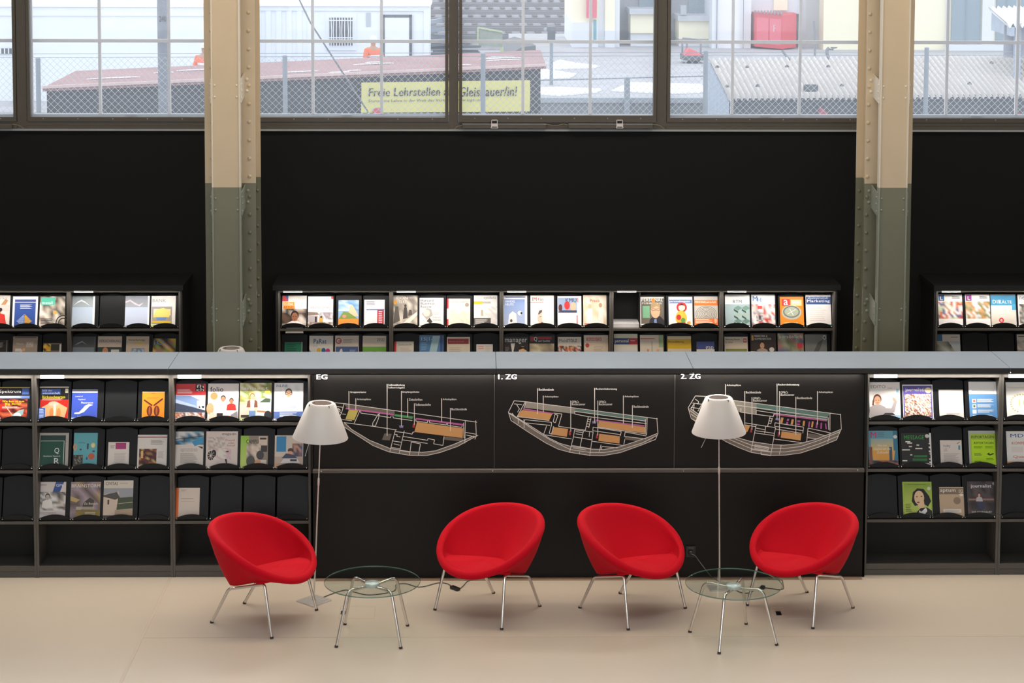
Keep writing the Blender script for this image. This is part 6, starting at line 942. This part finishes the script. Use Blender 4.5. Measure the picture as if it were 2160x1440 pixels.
# ---- railway tracks seen beyond the yard
RS = xm('rusty_rail', '6f6f74', .5, noise=.2); BL = xm('ballast', '8f8f93', .95, noise=.4, nscale=3); SLP = xm('sleeper', '706c6a', .9, noise=.2)
for k, yy in enumerate((84, 90, 96.5, 104, 112, 121)):
    p0_, p1_ = aty(880, 40, yy).x, aty(1235, 40, yy).x; z = RZ if False else GZ+.02
    t = empty('railway_track', ((p0_+p1_)/2, yy, z)); tag(t, ['nearest railway track beyond the yard', 'second railway track beyond the yard', 'third railway track beyond the yard', 'fourth railway track beyond the yard', 'fifth railway track beyond the yard', 'farthest railway track beyond the yard'][k], 'railway track', 'parallel railway tracks'); hw = (p1_-p0_)/2
    f = MB(); f.prism([(-hw, -1.5, 0), (-hw, 1.5, 0), (-hw, 1.0, .28), (-hw, -1.0, .28)], (2*hw, 0, 0)); f.build('ballast_bed', BL, t)
    f = MB()
    for i in range(int(2*hw/.65)): f.box(-hw+.65*i, -hw+.65*i+.26, -1.25, 1.25, .28, .34)
    f.build('sleepers', SLP, t)
    for s_ in (-1, 1): f = MB(); f.box(-hw, hw, s_*.72-.06, s_*.72+.06, .34, .52); f.build('rail', RS, t)
# ---- signal post
a, b = aty(1160, 56, 55.), aty(1163, 146, 55.); t = empty('signal_post', (b.x, 55, b.z)); tag(t, 'small dark lineside signal on a pale post in the yard', 'signal'); h_ = a.z-b.z
f = MB(); f.tube([(0, 0, RZ-b.z), (0, 0, h_*.7)], .05, 10); f.build('post', FM, t); f = MB(); f.box(-.11, .10, -.1, .1, h_*.68, h_); f.build('lamp_head', xm('dark_signal', '4f565e', .5), t); f = MB(); f.dome((-.16, -.05, h_*.93), .06, (0, -1, 0)); f.build('side_lens', FM, t)
# ---- pale yellow building
BL_Y = 70.
t = empty('station_building', (aty(1207, 60, BL_Y).x, BL_Y, RZ)); tag(t, 'pale yellow building with grey plinth and recessed windows across the yard', 'building'); O = t.location
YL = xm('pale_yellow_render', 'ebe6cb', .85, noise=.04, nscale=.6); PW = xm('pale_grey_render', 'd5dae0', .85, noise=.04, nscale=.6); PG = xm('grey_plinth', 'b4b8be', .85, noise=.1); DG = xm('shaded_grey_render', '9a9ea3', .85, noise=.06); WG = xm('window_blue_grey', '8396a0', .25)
def bx(px0, py0, px1, py1, y, dep, m_, nm, par=None, o=None):
    o = o or O; p = aty(px0, py1, y); q = aty(px1, py0, y); f = MB(); z0 = p.z-o.z; z1 = q.z-o.z
    if py1 > 100 and o is O: z0 = 0
    f.box(p.x-o.x, q.x-o.x, y-o.y, y-o.y+dep, z0, z1); return f.build(nm, m_, par or t)
def wallpart(px0, px1, y, m1, split=None, m2=None, top=-330, nm='wall'):
    p, q = aty(px0, 60, y), aty(px1, 60, y); zt = aty(px0, top, y).z-O.z; zs = aty(px0, split, y).z-O.z if split else 0
    f = MB(); f.box(p.x-O.x, q.x-O.x, y-O.y, 76-O.y, zs, zt); f.build(nm, m1, t)
    if split: f = MB(); f.box(p.x-O.x, q.x-O.x, y-O.y-.06, 76-O.y, 0, zs); f.build('plinth', m2, t)
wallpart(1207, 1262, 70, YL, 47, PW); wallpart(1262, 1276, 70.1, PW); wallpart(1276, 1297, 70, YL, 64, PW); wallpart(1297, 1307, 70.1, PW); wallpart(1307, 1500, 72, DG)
bx(1330, 28, 1384, 70, 70.5, 1.4, YL, 'bay_panel'); bx(1330, 70, 1384, 101, 70.6, 1.3, PW, 'bay_plinth'); bx(1328, 19, 1386, 30, 70.3, 1.7, PG, 'bay_ledge'); bx(1348, -40, 1388, 18, 71.9, .15, WG, 'window')
bx(1432, 40, 1502, 82, 70.5, 1.4, YL, 'bay_panel'); bx(1432, 82, 1502, 118, 70.6, 1.3, PW, 'bay_plinth'); bx(1430, 33, 1504, 44, 70.3, 1.7, PG, 'bay_ledge'); bx(1452, -60, 1502, 34, 71.9, .15, WG, 'window')
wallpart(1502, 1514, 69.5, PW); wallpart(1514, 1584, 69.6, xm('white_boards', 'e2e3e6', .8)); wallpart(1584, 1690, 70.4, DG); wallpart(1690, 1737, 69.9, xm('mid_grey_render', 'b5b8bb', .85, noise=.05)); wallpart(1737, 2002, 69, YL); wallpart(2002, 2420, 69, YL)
bx(1584, -60, 1690, 29, 70.1, .3, PW, 'upper_wall'); bx(1632, -60, 1662, 22, 70.0, .1, YL, 'yellow_strip'); bx(1633, 95, 1662, 130, 70.3, .1, YL, 'yellow_strip')
for q in (1567, 1511): bx(q, -60, q+3, 128, 69.45, .1, xm('dark_downpipe', '6a6e74', .5), 'downpipe')
bx(1252, 42, 1258, 84, 69.9, .1, xm('teal_downpipe', '5f9aa4', .5), 'downpipe')
for a, b in ((2006, 2071), (2100, 2150), (2152, 2230)):
    w_ = bx(a, -80, b, 95, 68.95, .2, WG, 'window'); bx((a+b)/2-2, -80, (a+b)/2+2, 95, 68.9, .04, xm('sage_frame', '9fb1b3', .5), 'window_bar', t)
for a, b in ((1995, 2006), (2071, 2100)): bx(a, -80, b, 96, 68.85, .3, PW, 'pilaster')
bx(1995, 95, 2240, 108, 68.7, .5, PW, 'window_sill')
bx(1436, 12, 1448, 31, 70.2, .4, xm('grey_bucket', 'a4aab0', .6), 'flue_pipe')
# red board on the wall
f = MB(); a, b = aty(1237, 38, 69.8), aty(1259, -30, 69.8); f.box(a.x, b.x, 69.75, 69.9, a.z, b.z); tag(f.build('wall_board', xm('faded_red', 'd0566a', .7)), 'tall red board on the pale yellow building, behind a window bar', 'board')
# red cabinet
a, b = aty(1592, 98, 69.3), aty(1680, 27, 69.3); t = empty('wall_cabinet', (a.x, 69.3, a.z)); tag(t, 'red two-door cabinet with a white letter F under a corrugated hood', 'cabinet'); Wd, Hh = b.x-a.x, b.z-a.z
RD = xm('red_cabinet_paint', 'cf4450', .6, noise=.06); xs = Wd*.6
f = MB(); f.prism([(0, 0, 0), (xs, -.55, -.05), (Wd, .0, -.02), (Wd, 1.05, -.02), (0, 1.05, 0)], (0, 0, Hh)); f.build('cabinet_body', RD, t)
for k in range(2):
    u0, u1 = .06+.48*k, .50+.46*k; P = lambda u, z: (xs*u, -.55*u-.03, z-.05*u); f = MB(); f.prism([P(u0, .12), P(u1, .12), P(u1, Hh-.15), P(u0, Hh-.15)], (0, .03, 0)); f.build('door', xm('red_door_paint', 'd86070', .6), t)
f = MB(); draw(f, [('t', 0, 0, 1, 1, 'F', 'ffffff', 1)], lambda u, v, L: (xs*(.68+.07*u), -.55*(.68+.07*u)-.045, Hh*(.66-.2*v))); f.build('letter_plate', PRINT, t)
f = MB()
for k in range(9): u = k/8; f.tube([(xs*u-.04, -.55*u-.10, Hh+.03-.05*u), (xs*u+.02, .1, Hh+.05)], .035, 6)
f.build('corrugated_hood', xm('hood_grey', '8d8388', .7), t)
# trolley with red load
a, b = aty(1424, 128, 63.), aty(1484, 92, 63.); a.z = RZ; t = empty('platform_trolley', (a.x, 63, a.z)); tag(t, 'small platform trolley with a red sheet on it, beside the yellow building', 'trolley'); Wd, Hh = b.x-a.x, b.z-a.z
f = MB(); f.box(.2, Wd, -.4, .5, .1, .26); f.build('deck', xm('dark_deck', '5a6065', .7), t)
f = MB(); f.prism([(.25, -.35, .26), (Wd*.6, -.35, .26), (Wd*.9, -.35, .26), (Wd*.8, -.3, .34), (.4, -.3, .46)], (0, .7, 0)); f.build('red_sheet', xm('red_sheet', 'd46a70', .7), t)
f = MB(); 
for x in (.25, Wd*.45, Wd-.05): f.tube([(x, .3, .26), (x, .3, Hh)], .035, 6)
f.tube([(.25, .3, .75), (Wd-.05, .3, .7)], .03, 6); f.build('rails', FM, t)
for x in (.45, Wd-.25): f = MB(); f.lathe([(0, -.04), (.12, -.04), (.12, .04), (0, .04)], 14, M4=Matrix.Rotation(PI/2, 4, 'X'), c=(x, -.3, .12)); f.build('wheel', xm('dark_tyre', '3a3d40', .8), t)
# corrugated roof sheds
def corr_roof(fl, fr, bl, br, zf, zb, n, lb, m_, nm='corrugated_shed', walls=True):
    F0, F1, B0, B1 = atz(*fl, zf), atz(*fr, zf), atz(*bl, zb), atz(*br, zb); t = empty(nm, (F0.x, F0.y, GZ)); tag(t, lb, 'shed'); O = t.location
    f = MB(); NX = n*8; vs = []; 
    for j in range(2):
        for i in range(NX+1):
            u = i/NX; p = (F0.lerp(F1, u) if j == 0 else B0.lerp(B1, u))-O; p.z += .055*math.cos(2*PI*n*u)+.03; vs.append(p)
    k = NX+1; vs += [v-Vector((0, 0, .02)) for v in vs]; fs = [(i, i+1, k+i+1, k+i) for i in range(NX)]+[(2*k+i, 3*k+i, 3*k+i+1, 2*k+i+1) for i in range(NX)]+[(i, 2*k+i, 2*k+i+1, i+1) for i in range(NX)]
    f.add(vs, fs, 0, None, True); f.build('roof_sheet', m_, t)
    return t, O, F0, F1, B0, B1
AS = xm('fibre_cement', 'c9c3bd', .85, noise=.10, nscale=1.0)
zf = aty(1534, 208, 44.).z; zb = zf+.55
t, O, F0, F1, B0, B1 = corr_roof((1534, 209), (2330, 203), (1494, 129), (2250, 119), zf, zb, 66, 'long shed with a pale corrugated roof and painted front wall at the right', AS)
f = MB(); w0, w1 = F0+Vector((.1, .35, 0)), F1+Vector((0, .35, 0)); a, b = w0-O, w1-O
f.prism([(a.x, a.y, 0), (b.x, b.y, 0), (b.x, b.y, zf-GZ-.03), (a.x, a.y, zf-GZ-.03)], (0, .1, 0)); f.build('front_wall', xm('dark_painted_wall', '555b62', .8, noise=.2), t)
f = MB(); f.prism([(a.x-.1, a.y-.3, 0), (B0.x-O.x, B0.y-O.y, 0), (B0.x-O.x, B0.y-O.y, zb-GZ-.03), (a.x-.1, a.y-.3, zf-GZ-.03)], (.05, 0, 0)); f.build('side_wall', xm('pale_blue_boards', '9eabba', .8, noise=.2, nscale=3), t)
f = MB(); mf = lambda u, v, L: ((a+(b-a)*u).x, (a+(b-a)*u).y-.005-.002*L, (zf-GZ)*(1-v)-.05)
ops = []; rnd = random.Random(9); A_ = (w1-w0).length/(zf-GZ)
for cx, r in ((.1, .05), (.2, .04), (.31, .03), (.46, .06), (.60, .07), (.72, .06), (.85, .05)):
    for k, c_ in enumerate(('a8606a', 'b87868', 'c8b070', '8ca890', '7a8aa8', '555b62')): ops.append(('e', cx, .62, r*(1-.14*k), r*A_*.62*(1-.14*k), c_))
for i in range(14): x = rnd.random(); y = rnd.uniform(.05, .4); ops.append(('p', [(x, y), (x+.02, y+.08), (x+.03, y+.3), (x-.01, y+.25)], rnd.choice(['a85a66', '6a3c48', '8a94a4', '454a50'])))
draw(f, ops, mf); f.build('wall_painting', PRINT, t)
for px, py in ((1513, 143), (1576, 143), (1660, 142), (1747, 142), (1534, 184), (1598, 183), (1776, 182), (2092, 134), (2045, 178)):
    g_ = (209-py)/80*.55; p = atz(px, py, zf+g_+.12); f = MB(); f.dome((0, 0, 0), .05, (0, 0, 1), .06, 6); o = f.build('roof_bolt', xm('dark_bolt', '4b4f54', .6), t); o.location = p-O
p = atz(1710, 190, zf+.25); f = MB(); f.box(-.12, .12, -.1, .1, -.03, .12); o = f.build('roof_patch', xm('dark_bolt', '4b4f54'), t); o.location = p-O; o.rotation_euler = (0, 0, .5)
zf2 = aty(2112, 55, 46.).z
t, O, F0, F1, B0, B1 = corr_roof((2124, 56), (2330, 52), (2083, 20), (2260, 16), zf2, zf2+.25, 16, 'snow-white corrugated lean-to roof at the upper right', SN, 'lean_to_roof')
f = MB(); p, q = B0-O, F0-O; f.prism([(p.x+.1, p.y, p.z-.05), (q.x+.1, q.y, q.z-.02), (q.x+.1, q.y, q.z-.22), (p.x+.1, p.y, p.z-.5)], (.08, 0, 0)); f.build('gable_board', xm('pale_blue_boards', '9eabba'), t)
f = MB()
for q in (.3, 3.5): f.box(q, q+.14, .4, .54, 0, zf2-GZ+.05)
f.build('post', xm('pale_blue_boards', '9eabba'), t)
f = MB(); a, b = aty(2120, 120, 46.5), aty(2330, 60, 46.5); f.prism([(F0.x+.1-O.x, .6, 2.4), (F1.x-O.x, .6, 2.3), (F1.x-O.x, .6, zf2-GZ), (F0.x+.1-O.x, .6, zf2-GZ)], (0, .05, 0)); f.build('back_boards', xm('grey_slats', '979ca6', .8, noise=.2, nscale=5), t)
# goose-neck pipe with a dish, cables on the roof
bz = RZ
P = [aty(1748, 123, 60.), aty(1744, 112, 60.), aty(1745, 104, 60.), aty(1749, 101, 60.)]; f = MB(); f.tube(bend(P, .1, 4), .05, 8); Q = [aty(1744, 103, 60.), aty(1758, 105, 60.)]; f.tube(Q, .03, 6); c = aty(1759, 103, 60.); f.lathe([(0, 0), (.09, .02), (.11, .05)], 16, M4=Matrix.Scale(1, 4), c=c)
f.tube([P[0], Vector((P[0].x, 60, GZ))], .05, 8); tag(f.build('vent_pipe', xm('pipe_grey', '7c8288', .5)), 'small bent grey vent pipe behind the corrugated roof', 'pipe')
P = [aty(1717, 44, 60.), aty(1719, 70, 60.), aty(1719, 118, 60.), Vector((aty(1719, 118, 60).x, 60, GZ))]; f = MB(); f.tube(P, .035, 6); tag(f.build('thin_mast', xm('pipe_grey', '7c8288')), 'thin dark mast behind the corrugated roof', 'mast')
P = [aty(1650, 106, 60.), aty(1655, 114, 60.), aty(1662, 122, 60.), aty(1670, 130, 60), Vector((aty(1670, 130, 60).x, 60, RZ))]; f = MB(); f.tube(bend(P, .2, 4), .04, 6); tag(f.build('loose_cable', xm('pipe_grey', '7c8288')), 'dark cable hanging below the red cabinet', 'cable')

# ---- two people in orange outside
def skin_fig(name, pts, edges, rad, m_, par, root=0):
    me = bpy.data.meshes.new(name); me.from_pydata(pts, edges, []); o = bpy.data.objects.new(name, me); COL.objects.link(o); o.parent = par
    md = o.modifiers.new('skin', 'SKIN'); sv = me.skin_vertices[0].data if me.skin_vertices else None
    if sv is None:
        bm = __import__('bmesh').new(); bm.from_mesh(me); bm.verts.layers.skin.verify(); bm.to_mesh(me); bm.free(); sv = me.skin_vertices[0].data
    for i, r in enumerate(rad): sv[i].radius = (r, r); sv[i].use_root = (i == root)
    md.use_smooth_shade = True; s_ = o.modifiers.new('sub', 'SUBSURF'); s_.levels = 1; s_.render_levels = 2
    me.materials.append(m_); return o
def person(loc, rz, lb):
    t = empty('person', loc, rz); tag(t, lb, 'person')
    pts = [(0, 0, .95), (0, 0, 1.2), (0, 0, 1.42), (0, 0, 1.52), (0, -.01, 1.62), (0, -.01, 1.72), (.10, 0, .88), (.12, -.03, .48), (.12, .02, .08), (.12, -.12, .04), (-.10, 0, .88), (-.13, .05, .48), (-.13, .16, .10), (-.13, .04, .05),
           (.20, 0, 1.40), (.27, -.05, 1.13), (.24, -.26, 1.0), (.22, -.34, .98), (-.20, 0, 1.40), (-.28, -.02, 1.13), (-.24, -.22, .98), (-.22, -.30, .95)]
    ed = [(0, 1), (1, 2), (2, 3), (3, 4), (4, 5), (0, 6), (6, 7), (7, 8), (8, 9), (0, 10), (10, 11), (11, 12), (12, 13), (2, 14), (14, 15), (15, 16), (16, 17), (2, 18), (18, 19), (19, 20), (20, 21)]
    rad = [.13, .13, .13, .055, .085, .07, .10, .07, .05, .04, .10, .07, .05, .04, .065, .05, .04, .035, .065, .05, .04, .035]
    skin_fig('body', pts, ed, rad, xm('skin_tone', 'b98a70', .6), t)
    skin_fig('orange_jacket', [(0, 0, .86), (0, 0, 1.15), (0, 0, 1.42), (.21, 0, 1.41), (.28, -.05, 1.13), (.24, -.25, 1.0), (-.21, 0, 1.41), (-.29, -.02, 1.13), (-.24, -.21, .98)], [(0, 1), (1, 2), (2, 3), (3, 4), (4, 5), (2, 6), (6, 7), (7, 8)], [.17, .165, .155, .09, .07, .06, .09, .07, .06], xm('hi_vis_orange', 'ff6a3a', .7), t)
    skin_fig('orange_trousers', [(0, 0, .93), (.10, 0, .85), (.12, -.03, .48), (.12, .02, .12), (-.10, 0, .85), (-.13, .05, .48), (-.13, .15, .14)], [(0, 1), (1, 2), (2, 3), (0, 4), (4, 5), (5, 6)], [.14, .12, .085, .07, .12, .085, .07], xm('hi_vis_orange', 'ff6a3a'), t)
    f = MB()
    for z in (1.02, 1.22): f.lathe([(.186, z), (.188, z+.03), (.186, z+.06)], 24)
    f.build('reflective_bands', xm('reflective_silver', 'dfe3e6', .4), t)
    f = MB(); f.lathe([(.145, 1.68), (.112, 1.69), (.112, 1.74), (.085, 1.79), (.04, 1.82), (0, 1.825)], 24, c=(0, -.01, 0)); f.build('helmet', xm('pale_helmet', 'd4d9e2', .4), t)
f = MB(); f.box(-16, -2.5, 53.8, 59.9, GZ-.1, GZ+.35); struct(f.build('ground_platform', YD))
p = aty(787, 100, 57.5); person((p.x, 57.5, GZ+.35), .6, 'person in orange work clothes and pale helmet in front of the office container')
p = aty(431, 100, 54.5); person((p.x, 54.5, GZ+.35), -.4, 'person in orange work clothes half hidden behind the left riveted column')
